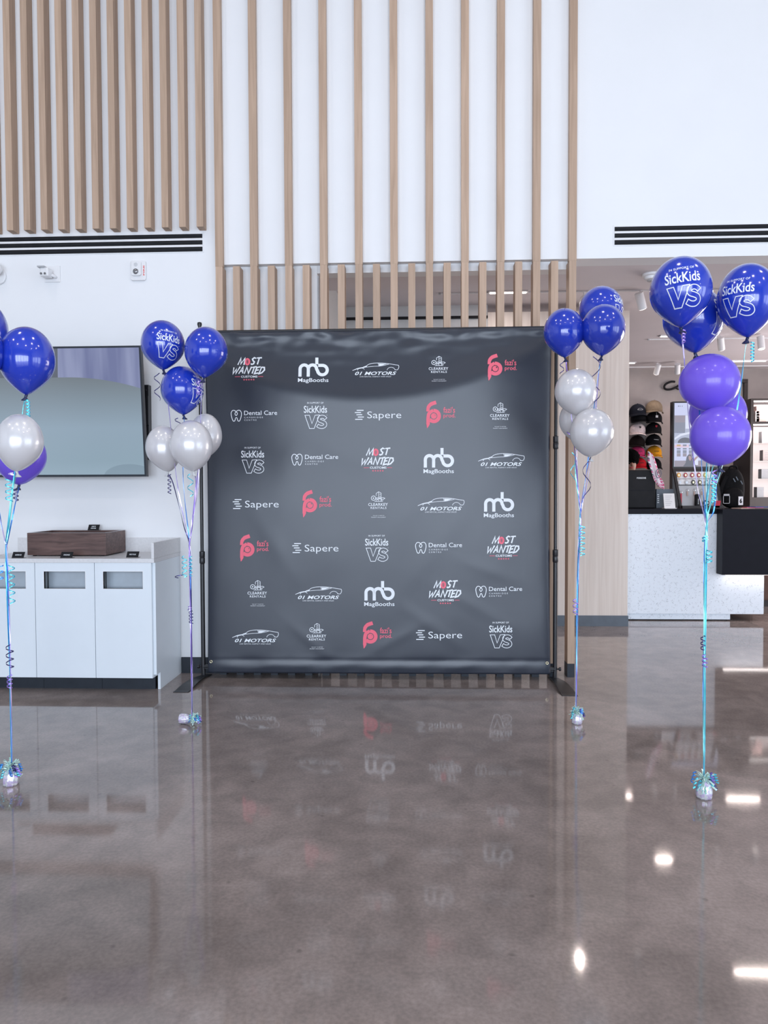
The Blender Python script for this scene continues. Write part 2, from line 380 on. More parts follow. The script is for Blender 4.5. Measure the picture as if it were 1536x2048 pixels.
def brush(x0, y0, w_, h_, strokes, wd, sh=.26, rise=0.0):
    for st_ in strokes:
        P = [(x0+px*w_+(1-py)*h_*sh, y0+py*h_-rise*px) for px, py in st_]
        n_ = len(P); f.stroke(P, [wd*(1.0 if k_ else .8) for k_ in range(n_)])
BL = {'M': [[(0, 1), (.18, 0), (.45, .85), (.85, 0), (1, 1)]], 'S': [[(1, .1), (.45, .0), (.1, .22), (.35, .45), (.75, .62), (.7, .9), (.3, 1), (0, .88)]], 'T': [[(0, .05), (1, 0)], [(.5, .03), (.45, 1)]],
      'W': [[(0, .05), (.15, 1), (.5, .35), (.62, 1), (1, 0)]], 'A': [[(0, 1), (.5, 0), (.85, 1)], [(.18, .65), (.75, .6)]], 'N': [[(0, 1), (.12, 0), (.78, 1), (1, 0)]], 'E': [[(1, .02), (.12, .06), (.0, 1), (.9, .95)], [(.05, .5), (.75, .47)]],
      'D': [[(.15, .0), (.0, 1), (.55, .9), (.95, .5), (.75, .1), (.1, .02)]]}
brush(330, 326, 52, 58, BL['M'], 12); brush(438, 322, 34, 58, BL['S'], 12); brush(476, 322, 42, 58, BL['T'], 12)
f.ring(410, 357, 17, 24, 15, 1); f.ring(410, 357, 6, 9, 3, 1)
for ch, x_, wd_ in (('W', 284, 52), ('A', 340, 40), ('N', 388, 44), ('T', 436, 40), ('E', 474, 36), ('D', 512, 40)): brush(x_, 404, wd_, 58, BL[ch], 12, rise=4)
f.text('CUSTOMS', 360, 478, 500, 496, .02); f.rect(308, 485, 354, 489, 1); f.rect(506, 485, 548, 489, 1)
for k in range(5): f.star(387+k*20.5, 513, 9, 1)
LOGO['MW'] = f.scaled(426, 420, 4.267)
f = Flat()
A_ = lambda cx, cy, r, a0, a1, n=10: [(cx+r*cos(radians(a0+(a1-a0)*k/n)), cy-r*sin(radians(a0+(a1-a0)*k/n))) for k in range(n+1)]
f.stroke([(857, 487)]+A_(892, 420, 35, 180, 0)+[(927, 487)], 27)
f.stroke([(927, 440)]+A_(962, 420, 35, 180, 0)+A_(1046, 430, 41, 190, 270, 8)+A_(1046, 430, 41, 270, 450, 14)+[(1010, 389)], 27)
f.stroke([(998, 321), (998, 380)], 26)
f.text('MagBooths', 841, 500, 1099, 545, .010)
LOGO['MB'] = f.scaled(970, 432, 4.267)
f = Flat()
f.stroke(catmull([(92, 356), (130, 340), (178, 330), (205, 312), (245, 304), (300, 304), (345, 309), (385, 316), (412, 320)], 5), 3.5)
f.stroke(catmull([(178, 333), (235, 327), (290, 324), (345, 312)], 5), 3)
f.stroke([(270, 305), (275, 326)], 3); f.poly([(275, 308), (330, 309), (300, 320), (278, 324)])
f.stroke(catmull([(412, 320), (414, 335), (404, 352), (385, 350)], 5), 3.5)
f.ring(360, 358, 28, 24, 3, a0=pi*1.05, a1=pi*1.95); f.ring(152, 358, 26, 20, 3, a0=pi*1.05, a1=pi*1.85)
f.stroke(catmull([(92, 356), (120, 346), (160, 338), (190, 330)], 5), 3); f.poly([(165, 330), (188, 322), (192, 330), (176, 336)])
f.text('01 MOTORS', 105, 364, 400, 389, .022, .5); f.text('CAR RENTAL AGENCY AND SALES', 141, 396, 362, 404, .0, .3)
LOGO['OM'] = f.scaled(254, 354, 3.491)
f = Flat()
f.stroke([(676, 285), (676, 268), (692, 257), (710, 266), (710, 322)], 3.2); f.stroke([(692, 257), (692, 322)], 3); f.stroke([(664, 323), (722, 323)], 3.5)
for y in (276, 290, 304): f.stroke([(696, y-3), (706, y)], 3)
f.ring(657, 301, 15, 15, 4); f.disc(657, 301, 5); f.stroke([(672, 298), (728, 298), (736, 303), (726, 309)], 3.5); f.stroke([(672, 306), (715, 307), (715, 318)], 3.2); f.stroke([(676, 306), (676, 322)], 3)
f.rect(682, 308, 688, 314); f.stroke([(722, 308), (722, 318)], 3.2)
f.text('CLEARKEY', 621, 335, 757, 355, .012, sp=1.06); f.text('RENTALS', 637, 361, 747, 376, .012, sp=1.15)
f.text('THE KEY TO BETTER', 652, 420, 733, 425, .0); f.text('PROPERTY MANAGEMENT', 642, 431, 743, 437, .0)
LOGO['CK'] = f.scaled(690, 346, 3.491)
f = Flat()
f.stroke(catmull([(1041, 318), (1044, 290), (1062, 268), (1098, 255)], 6), [22]*6+[24]*6+[26]*7, 1)
f.stroke(catmull([(1036, 432), (1042, 405), (1043, 360), (1050, 330), (1068, 316), (1078, 309)], 5), [3, 6, 10, 14, 18]+[24]*5+[24]*5+[24]*5+[22]*6, 1)
f.ring(1082, 349, 37, 37, 25, 1, a0=-pi*.52, a1=pi*.72); f.ring(1082, 349, 37, 37, 25, 1, a0=pi*.72, a1=pi*.80)
f.disc(1082, 349, 20, 1); f.disc(1092, 340, 5, 2)
f.text('fazi\'s', 1148, 286, 1229, 327, .010, mi=1); f.text('prod.', 1148, 332, 1232, 368, .010, mi=1)
LOGO['FP'] = f.scaled(1130, 336, 3.491)
f = Flat()
f.stroke(catmull([(314, 783), (300, 772), (283, 772), (271, 790), (272, 815), (280, 845), (290, 862), (302, 858), (308, 838), (315, 832), (322, 838), (328, 858), (340, 862), (350, 845), (358, 815), (358, 790), (346, 772), (328, 771), (312, 784), (303, 800), (312, 814), (322, 806), (324, 794), (314, 783)], 4), 6)
f.text('Dental Care', 382, 775, 665, 812, .004); f.text('CAMBRIDGE', 383, 826, 543, 838, .0, sp=1.6); f.text('CENTRE', 383, 848, 488, 860, .0, sp=1.6)
LOGO['DC'] = f.scaled(466, 816, 4.267)
f = Flat()
for (x0, x1, y) in ((120, 168, 633), (107, 150, 648), (118, 158, 663), (128, 170, 679), (109, 160, 695)): f.stroke([(x0, y), (x1, y)], 6.5)
f.text('Sapere', 193, 641, 428, 703, -.004)
LOGO['SP'] = f.scaled(268, 664, 3.491)

# ================================================================== THE SETTING
YW = 5.64; H1 = 3.20; HS = 3.38; HH = 7.0; XL, XR = -8.5, 8.5; YB = 11.97; XSR = 7.2
struct(MB().box((XL, REAR-.2, -.1), (XR, 13, 0)), 'floor', 'concrete', 'polished grey-brown concrete floor')
struct(MB().box((XL, REAR-.2, HH), (XR, YW+.2, HH+.1)), 'ceiling', 'hall_ceiling')
XO = -1.531
struct(MB().box((XL, YW, 0), (XO, YW+.19, HH)), 'wall_left', 'white_paint', 'white wall behind the screen and the cabinets')
struct(MB().box((XO, YW, H1), (XR, YW+.19, HH)), 'wall_back', 'white_paint', 'white upper wall above the shop opening')
XE = atY(639, 600, YW+.19).x
struct(MB().box((XO, YW+.062, 0), (XE, YW+.31, H1-.001)), 'wall_recess', 'white_paint')
struct(MB().box((XE+.001, YW+.062, atY(690, 546, YW+.062).z), (1.205, YW+.19, H1-.0005)), 'trim_1', 'white_paint', 'white header board behind the slat tops')
struct(MB().box((XE+.0, YW+.061, 0), (XE+.012, YW+.32, H1-.08)), 'trim_2', 'plastic_grey')
struct(MB().box((XE, YW+.19, H1), (XSR, 6.42, H1+.2)), 'ceiling_soffit', 'shop_ceiling')
struct(MB().box((XE-1, 6.42, HS), (XSR, 13, HS+.1)), 'ceiling_shop', 'shop_ceiling')
struct(MB().box((XE-.1, YW+.31, 0), (XE, 7.7, HS)), 'wall_shop_left', 'shop_white')
XWP = 0.759; XW0 = XE; XW1 = atY(1258, 800, 7.7).x
struct(MB().box((XW0-.1, 7.7, 0), (XWP, 7.95, 3.25)).box((XW0-.1, 7.71, 3.25), (XWP, 7.95, HS)), 'wall_shop_white', 'shop_white')
struct(MB().box((XW0, 7.67, 3.235), (XWP, 7.7, 3.26)), 'trim_3', 'black_matte')
wp = struct(MB().box((XWP, 7.72, 0), (XW1-.004, 7.94, 3.29)), 'wall_wood', 'oak_panel', 'pale oak clad wall end beside the shop counter')
for (a, b) in ((XWP, 1.50), (1.50, XW1)): MB().box((a+.001, 7.698, .11), (b-.001, 7.72, 3.3)).build('panel', 'oak_panel', wp, bevel=.001)
struct(MB().box((XWP-.6, 7.685, 0), (XW1+.005, 7.70, .112)), 'baseboard_shop', 'base_blue')
struct(MB().box((3.93, YB+.12, 0), (XSR, YB+.3, HS)), 'wall_shop_back', 'plaster', 'grey plaster wall at the back of the shop')
struct(MB().box((-1, YB, 0), (3.93, YB+.3, HS)), 'wall_shop_caps', 'plaster')
struct(MB().box((XSR, YW, 0), (XSR+.1, 13, .5)).box((XSR, YW, 2.7), (XSR+.1, 13, HS)).box((XSR, YW, .5), (XSR+.1, 6.4, 2.7)).box((XSR, 11.4, .5), (XSR+.1, 13, 2.7)), 'wall_shop_right', 'plaster')
m_ = MB()
for k in range(6): m_.box((XSR+.02, 6.4+k*.99, .5), (XSR+.07, 6.45+k*.99, 2.7))
struct(m_.box((XSR+.02, 6.4, .5), (XSR+.07, 11.4, .55)).box((XSR+.02, 6.4, 2.65), (XSR+.07, 11.4, 2.7)), 'window_8', 'black_metal')  # frame of the added window, out of view, around the fill light
struct(MB().box((-1, 7.95, 0), (-.9, YB, HS)), 'wall_shop_inner', 'plaster')
struct(MB().box((XL-.1, REAR, 0), (XL, YW+.2, HH)), 'wall_side_left', 'white_paint'); 
m_ = MB().box((XR, REAR, 0), (XR+.1, YW+.2, .05)).box((XR, REAR, 3.4), (XR+.1, YW+.2, HH))
for ya, yb_ in ((REAR, -5.0), (-3.0, -2.5), (-.5, 0), (2.0, YW+.2)): m_.box((XR, ya, .05), (XR+.1, yb_, 3.4))
struct(m_, 'wall_side_right', 'white_paint')
for k, yc in enumerate((-4, -1.5, 1)): struct(MB().box((XR+.02, yc-1, .05), (XR+.08, yc-.95, 3.4)).box((XR+.02, yc-.03, .05), (XR+.08, yc+.03, 3.4)).box((XR+.02, yc+.95, .05), (XR+.08, yc+1, 3.4)), 'window_%d' % (9+k), 'black_metal')
mb = MB().box((XL, REAR-.15, 3.95), (XR, REAR, HH)).box((XL, REAR-.15, 0), (XR, REAR, .05))
for i in range(6):
    xa = XL if i == 0 else -4.3+(i-1)*2.15+.98; xb = XR if i == 5 else -4.3+i*2.15-.98
    mb.box((xa, REAR-.15, .05), (xb, REAR, 3.95))
struct(mb, 'wall_rear', 'hall_side')
for i in range(5):
    x = -4.3+i*2.15; m_ = MB()
    for k in (-.98, -.33, .32, .93): m_.box((x+k, REAR-.05, .05), (x+k+.05, REAR+.05, 3.95))
    for z in (.05, 2.85, 3.90): m_.box((x-.98, REAR-.05, z), (x+.98, REAR+.05, z+.05))
    struct(m_, 'window_%d' % (i+1), 'black_metal')
for k, (x, y) in enumerate(HALL_LAMPS):
    pass
XC = -1.856      # cabinet right side
bb = struct(MB().box((XC+.001, YW-.014, 0), (XO-.012, YW, .125)), 'baseboard_left', 'kick_dark', 'dark baseboard between cabinet and slats')
struct(MB().box((XL, YW-.014, 0), (-4.4, YW, .125)), 'baseboard_far_left', 'kick_dark')
struct(MB().box((XO, YW+.0605, 0), (XE-.012, YW+.062, .11)), 'baseboard_recess', 'kick_dark')

# ------------------------------------------------------------------ slats
YS = YW-.05; SW = .053; ZTOP = 6.6
scr = thing('slat_screen', (-.16, YW, 0), 'tall oak slat screen of alternating long and short battens behind the banner', 'slat screen')
low = MB().box((-SW/2, -.05, .10), (SW/2, .06, H1-.028)).mesh('slat', 'oak_slat'); lowl = MB().box((-SW/2, -.05, .10), (SW/2, .06, H1-.0285)).mesh('slat', 'oak_slat')
upr = MB().box((-SW/2-.002, -.05, H1-.028), (SW/2+.002, -.0005, ZTOP)).mesh('slat', 'oak_slat')
capm = MB().box((-SW/2-.001, -.052, 0), (SW/2+.001, .062, .105)).mesh('base_cap', 'kick_dark')
x0, x1 = atY(438, 540, YS).x, atY(1145.5, 540, YS).x
for i in range(21):
    x = x0+(x1-x0)*i/20
    s_ = put('slat', low if i % 2 else lowl, scr, (x, YW, 0)); c_ = put('base_cap', capm, s_, (0, 0, 0)); c_.location = (0, 0, 0)
    if i % 2 == 0: put('slat', upr, scr, (x, YW, 0))
lsl = thing('wood_cladding', (-2.6, YW, 3.5), 'closely spaced oak battens on white wall above the left air vent', 'wood cladding')
zl = 3.465
lm = MB().box((-.0255, -.088, 0), (.0255, -.0005, ZTOP-zl)).mesh('slat', 'oak_slat')
xa, xb = atY(399.5, 434, YW-.088).x, atY(19.5, 440, YW-.088).x
pt = (xa-xb)/11
for i in range(-1, 20): put('slat', lm, lsl, (xa-i*pt, YW, zl)) if xa-i*pt < XO-.08 else None

# ------------------------------------------------------------------ wall vents
def vent(px0, px1, y0, y1, label):
    a = atY(px0, y0, YW); b = atY(px1, y0, YW); zt = (a.z+b.z)/2; h = .132
    t = thing('air_vent', ((a.x+b.x)/2, YW, zt-h), label, 'air vent', 'linear slot vents in the white wall')
    MB().box((a.x-.01, YW-.004, zt-h-.012), (b.x+.01, YW-.0005, zt+.012)).build('frame', 'white_paint', t)
    for k in range(3):
        z = zt-.002-k*.050
        s_ = MB().box((a.x, YW-.0065, z-.034), (b.x, YW-.004, z)).build('slot', 'black_matte', t)
        MB().box((a.x, YW-.012, z-.019), (b.x, YW-.0065, z-.017)).build('blade', 'kick_dark', s_)
    for k in range(2):
        z = zt-.036-k*.050
        MB().box((a.x, YW-.010, z-.016), (b.x, YW-.004, z)).build('deflector', 'plastic_white', t)
vent(-60, 405, 472, 0, 'black slot air vent under the left oak battens')
vent(1229, 1640, 450, 0, 'black slot air vent above the shop opening at right')
# fire alarm strobe
c = atY(277.5, 542, YW)
t = thing('fire_alarm', (c.x, YW, c.z), 'white fire alarm strobe with red lettering on wall under vent', 'fire alarm')
MB().prism([(c.x-.062+dx, c.z+dz) for dx, dz in [(.012, -.078), (.112, -.078), (.124, -.066), (.124, .066), (.112, .078), (.012, .078), (0, .066), (0, -.066)]], 1, YW-.018, YW-.0005).build('backplate', 'plastic_white', t, bevel=.006)
MB().prism([(c.x-.05+dx, c.z+dz) for dx, dz in [(.012, -.045), (.068, -.045), (.08, -.035), (.08, .06), (.068, .068), (.012, .068), (0, .06), (0, -.035)]], 1, YW-.034, YW-.018).build('housing', 'plastic_white', t, bevel=.006)
MB().ell((c.x-.012, YW-.034, c.z-.012), (.022, .012, .022)).build('lens', 'lens', t, smooth=True)
m_ = MB()
for i in range(5):
    for j in range(5):
        if abs(i-2)+abs(j-2) < 4: m_.box((c.x-.024+i*.006, YW-.0355, c.z+.026+j*.006), (c.x-.0205+i*.006, YW-.034, c.z+.0295+j*.006))
m_.build('speaker_grille', 'plastic_grey', t)
fl = Flat().text('FIRE', 0, 0, 60, 10, .03)
fl.lift(lambda x, y: Vector((c.x+.045+y*.0012-.004, YW-.0185, c.z-.04+x*.0013))).build('lettering', 'fire_red', t)
# wall camera on plate
c = atY(104, 548, YW)
t = thing('wall_camera', (c.x, YW, c.z), 'small white wall camera on square plate under left vent', 'camera')
MB().box((c.x-.058, YW-.008, c.z-.065), (c.x+.068, YW-.0005, c.z+.062)).build('plate', 'plastic_white', t, bevel=.003)
MB().box((c.x-.05, YW-.10, c.z-.045), (c.x+.02, YW-.02, c.z+.025)).build('body', 'plastic_white', t, bevel=.012)
MB().box((c.x-.06, YW-.115, c.z+.022), (c.x-.005, YW-.03, c.z+.032)).build('hood', 'plastic_grey', t)
MB().tube([(c.x+.02, YW-.05, c.z-.02), (c.x+.035, YW-.03, c.z-.03), (c.x+.035, YW-.008, c.z-.03)], .012).build('bracket', 'plastic_white', t, smooth=True)
for k in (-.035, -.005): MB().tube([(c.x+k, YW-.101, c.z-.025), (c.x+k, YW-.104, c.z-.025)], .009, 12).build('lens', 'lens', t)
# emergency light at left edge
c = atY(0, 543, YW)
t = thing('emergency_light', (c.x, YW, c.z), 'round white emergency lamp head at left edge under vent', 'emergency light')
MB().prism([(c.x-.005+.06*cos(a*pi/10), c.z-.04+.065*sin(a*pi/10)) for a in range(20)], 1, YW-.02, YW-.0005).build('base', 'plastic_white', t, bevel=.004)
MB().lathe([(.018, 0), (.05, -.03), (.052, -.06)], (0, 0, 0), 20).xf(lambda p: (p.x+c.x+.005, YW-.03+p.z, c.z+p.y)).build('head', 'plastic_white', t, auto=.6)
MB().ell((c.x+.005, YW-.09, c.z), (.04, .012, .04)).build('lens', 'lens', t, smooth=True)

# ------------------------------------------------------------------ television
TL, TR = -150, 287
ct = atY(281.5, 691, 5.40); cb = atY(292, 953, 5.49); TXR = (ct.x+cb.x)/2; TW = 1.66; zt_, zb_ = ct.z, cb.z; TXL = TXR-TW
tv = thing('television', (TXR-TW/2, 5.5, zb_), 'large wall television showing a silver car, left of banner', 'television')
sh = lambda p: (p.x, p.y-(p.z-zb_)/(zt_-zb_)*.085, p.z)
MB().box((TXL, 5.49, zb_), (TXR, 5.535, zt_)).xf(sh).build('housing', 'black_metal', tv, bevel=.002)
for a, b in (((TXL, zb_), (TXR, zb_+.016)), ((TXL, zt_-.014), (TXR, zt_)), ((TXL, zb_+.016), (TXL+.012, zt_-.014)), ((TXR-.012, zb_+.016), (TXR, zt_-.014))):
    MB().box((a[0], 5.484, a[1]), (b[0], 5.49, b[1])).xf(sh).build('bezel', 'kick_dark', tv)
scrn = MB().box((TXL+.012, 5.487, zb_+.016), (TXR-.012, 5.489, zt_-.014)).xf(sh).build('screen', 'black_metal', tv)
def tvscreen():
    m, N, L, b = nt('tv_picture')
    tc = N.new('ShaderNodeTexCoord'); sx = N.new('ShaderNodeSeparateXYZ'); L.new(tc.outputs['Object'], sx.inputs[0])
    def mth(op, a, b_=None, c_=None):
        n = N.new('ShaderNodeMath'); n.operation = op
        for i, q in enumerate((a, b_, c_)):
            if q is None: continue
            if isinstance(q, (int, float)): n.inputs[i].default_value = q
            else: L.new(q, n.inputs[i])
        return n.outputs[0]
    x = sx.outputs['X']; z = sx.outputs['Z']     # local: x -0.83..0.83, z 0..0.98
    Hh = zt_-zb_
    d = mth('MAXIMUM', mth('SUBTRACT', x, .25), 0)
    arc = mth('SUBTRACT', .755*Hh/.985, mth('MULTIPLY', mth('MULTIPLY', d, d), .27))
    above = mth('GREATER_THAN', z, arc); right = mth('GREATER_THAN', mth('ADD', x, mth('MULTIPLY', z, -.05)), .145)
    g = N.new('ShaderNodeValToRGB'); e = g.color_ramp.elements; e[0].color = (.37, .50, .61, 1); e[1].color = (.20, .235, .265, 1)
    e[1].position = .80; q = e.new(.12); q.color = (.33, .45, .55, 1); q = e.new(.38); q.color = (.34, .45, .56, 1)
    L.new(mth('DIVIDE', z, Hh), g.inputs[0])
    nz = N.new('ShaderNodeTexNoise'); nz.inputs['Scale'].default_value = 1; mp = N.new('ShaderNodeMapping'); mp.inputs['Scale'].default_value = (9, 9, .6)
    L.new(tc.outputs['Object'], mp.inputs[0]); L.new(mp.outputs[0], nz.inputs[0])
    lav = N.new('ShaderNodeValToRGB'); lav.color_ramp.elements[0].color = (.20, .23, .42, 1); lav.color_ramp.elements[1].color = (.33, .37, .58, 1)
    lav.color_ramp.elements[0].position = .4; lav.color_ramp.elements[1].position = .65; L.new(nz.outputs[0], lav.inputs[0])
    m1 = N.new('ShaderNodeMix'); m1.data_type = 'RGBA'; L.new(right, m1.inputs[0]); m1.inputs['A'].default_value = (.14, .16, .20, 1); L.new(lav.outputs[0], m1.inputs['B'])
    m2 = N.new('ShaderNodeMix'); m2.data_type = 'RGBA'; L.new(above, m2.inputs[0]); L.new(g.outputs[0], m2.inputs['A']); L.new(m1.outputs['Result'], m2.inputs['B'])
    # wheel arch low at right
    dx = mth('DIVIDE', mth('SUBTRACT', x, .70), .20); dz = mth('DIVIDE', z, .095)
    whl = mth('LESS_THAN', mth('ADD', mth('MULTIPLY', dx, dx), mth('MULTIPLY', dz, dz)), 1)
    m3 = N.new('ShaderNodeMix'); m3.data_type = 'RGBA'; L.new(mth('MULTIPLY', whl, .45), m3.inputs[0]); L.new(m2.outputs['Result'], m3.inputs['A']); m3.inputs['B'].default_value = (.20, .28, .36, 1)
    b.inputs['Base Color'].default_value = (.01, .01, .01, 1); b.inputs['Roughness'].default_value = .08; b.inputs['Specular IOR Level'].default_value = .3
    L.new(m3.outputs['Result'], b.inputs['Emission Color']); b.inputs['Emission Strength'].default_value = .85
tvscreen(); scrn.data.materials[0] = MATS['tv_picture']
c = atY(297, 845, YW-.03)
br = MB().box((c.x-.02, YW-.06, c.z-.29), (c.x+.014, YW-.0005, c.z+.29)).build('wall_bracket', 'black_metal', tv, bevel=.002)
MB().box((c.x-.012, YW-.085, c.z-.02), (c.x+.02, YW-.06, c.z+.20)).build('rail', 'black_metal', br)
for k in range(4): MB().tube([(c.x-.004, YW-.064, c.z+.25-k*.11), (c.x-.004, YW-.06, c.z+.25-k*.11)], .005, 8).build('screw', 'chrome', br)

# ------------------------------------------------------------------ waste cabinets
YD = 5.065; YK = 5.165; ZT = .962; ZD = .932; ZK = .105; XK = XC
def unit(x0, x1, label, last=False):
    t = thing('waste_cabinet', ((x0+x1)/2, YW, 0), label, 'cabinet', 'white waste cabinets along the wall')
    yb_ = YW-.018
    m_ = MB().box((x0, YD+.02, ZK), (x0+.016, yb_, ZD)).box((x1-.016, YD+.02, ZK), (x1, yb_, ZD)).box((x0+.016, yb_-.012, ZK), (x1-.016, yb_, ZD)).box((x0+.016, YD+.02, ZK), (x1-.016, yb_-.012, ZK+.016)).box((x0+.016, YD+.3, ZK+.016), (x1-.016, YD+.31, ZD))
    m_.build('carcass', 'cabinet_white', t)
    wd = x1-x0; ox0, ox1 = x0+.155*wd, x0+.845*wd; oz0, oz1 = ZD-.185, ZD-.062; g = .002
    d = MB().box((x0+g, YD, ZK), (ox0, YD+.019, ZD)).box((ox1, YD, ZK), (x1-g, YD+.019, ZD)).box((ox0, YD, oz1), (ox1, YD+.019, ZD)).box((ox0, YD, ZK), (ox1, YD+.019, oz0)).build('door', 'cabinet_white', t)
    MB().box((ox0-.003, YD-.0015, oz0-.003), (ox0, YD+.02, oz1+.003)).box((ox1, YD-.0015, oz0-.003), (ox1+.003, YD+.02, oz1+.003)).box((ox0, YD-.0015, oz1), (ox1, YD+.02, oz1+.003)).box((ox0, YD-.0015, oz0-.003), (ox1, YD+.02, oz0)).build('slot_trim', 'plastic_white', d)
    b_ = MB().box((x0+.03, YD+.05, ZK+.02), (x1-.03, YD+.11, ZD-.21)).build('waste_bin', 'inner_dark', t, bevel=.01)
    MB().box((ox0-.03, YD+.125, oz0-.05), (ox1+.03, YD+.135, ZD-.01)).build('inner_panel', 'inner_dark', t)
    MB().box((x0+.001, YK, 0), (x1-.001 if not last else x1-.02, YK+.016, ZK)).build('toe_kick', 'kick_dark', t)
    if last:   # finished end panel with toe notch
        MB().prism([(YD+.021, ZK+.02), (YK-.004, ZK+.02), (YK-.004, 0), (YW-.019, 0), (YW-.019, ZD), (YD+.021, ZD)], 0, x1+.0005, x1+.020).build('end_panel', 'cabinet_white', t, bevel=.001)
xd = [atY(p, 1250, YD).x for p in (71.5, 190.5)]; xd0 = 2*xd[0]-xd[1]
unit(xd0, xd[0], 'white waste cabinet at the left edge of the picture, partly cut off')
unit(xd[0], xd[1], 'white waste cabinet in the middle, below the wooden box')
unit(xd[1], XC-.0205, 'white waste cabinet nearest the banner with finished end panel', True)
t = thing('worktop', ((xd0+XC)/2, YW, ZD), 'pale grey worktop with raised back and end ledge over waste cabinets', 'worktop')
MB().box((xd0, YD-.005, ZD+.0005), (XC, YW-.018, ZT)).build('top', 'worktop_grey', t, bevel=.0015)
MB().box((xd0, YW-.017, ZD+.0005), (XC-.021, YW-.0005, 1.075)).build('backsplash', 'worktop_grey', t, bevel=.001)
MB().box((XC-.02, YD-.005, ZT+.0005), (XC, YW-.0005, 1.075)).build('end_ledge', 'worktop_grey', t, bevel=.001)
# walnut box
p0, p1, p2 = atZ(57.5, 1112, ZT), atZ(210, 1113, ZT), atZ(249, 1101, ZT)
bx0, bx1, by0 = p0.x+.0, p1.x, (p0.y+p1.y)/2; by1 = min(p2.y, YW-.03); bh = .165
t = thing('wooden_box', ((bx0+bx1)/2, (by0+by1)/2, ZT), 'open walnut wooden box standing on the pale worktop', 'box')
z0 = ZT+.008; th = .02
MB().box((bx0, by0, z0), (bx1, by0+th, z0+bh)).build('front_board', 'walnut', t, bevel=.0015)
MB().box((bx0, by1-th, z0), (bx1, by1, z0+bh)).build('back_board', 'walnut', t, bevel=.0015)
for a in (bx0, bx1-th): MB().box((a, by0+th, z0), (a+th, by1-th, z0+bh)).build('side_board', 'walnut', t, bevel=.0015)
MB().box((bx0+th, by0+th, z0), (bx1-th, by1-th, z0+.02)).build('bottom', 'walnut', t)
m_ = MB()
for (a, b, c, d) in ((bx0, bx1, by0, by0+th), (bx0, bx1, by1-th, by1), (bx0, bx0+th, by0+th, by1-th), (bx1-th, bx1, by0+th, by1-th)): m_.box((a+.003, c+.003, z0+bh), (b-.003, d-.003, z0+bh+.0012))
m_.build('pale_rim', 'plastic_grey', t)
for a in (bx0+.03, bx1-.05):
    for b in (by0+.02, by1-.04): MB().box((a, b, ZT), (a+.02, b+.02, z0)).build('foot', 'black_matte', t)
# cards
def card(px, py, txt, label, Y=None, z=None):
    p = atZ(px, py, ZT) if Y is None else atY(px, py, Y)
    z_ = ZT if z is None else z
    t = thing('sign_card', (p.x, p.y, z_), label, 'sign card', 'small black sign cards')
    tl = lambda q: (q.x+(q.z)*.12+p.x, p.y+q.z*.35+q.y, z_+q.z)
    MB().box((-.044, 0, 0), (.044, .002, .043)).xf(tl).build('card', 'black_matte', t)
    MB().box((-.044, .0, 0), (.044, .035, .0015)).xf(lambda q: (q.x+p.x+.004, q.y+p.y+.002, q.z+z_)).build('foot', 'black_matte', t)
    fl = Flat(); ls = txt.split('|')
    for i, s_ in enumerate(ls): fl.text(s_, -3.2*len(s_), -4+i*13-6*(len(ls)-1), 3.2*len(s_), 4+i*13-6*(len(ls)-1), .02, sp=1.1)
    fl.lift(lambda x, y: Vector(tl(Vector((x*.00105, -.0008, .022-y*.00105))))).build('lettering', 'print_white', t)
card(35, 1116, 'GARBAGE', 'small black card on worktop left of the wooden box')
card(132, 1116, 'ORGANIC', 'small black card in front of the wooden box')
card(264, 1115, 'RECYCLE', 'small black card near the right end of the worktop')
card(186, 1056.5, 'DIRTY|DISHES', 'small black card on the back rim of the wooden box', by1-.03, z0+bh+.0015)

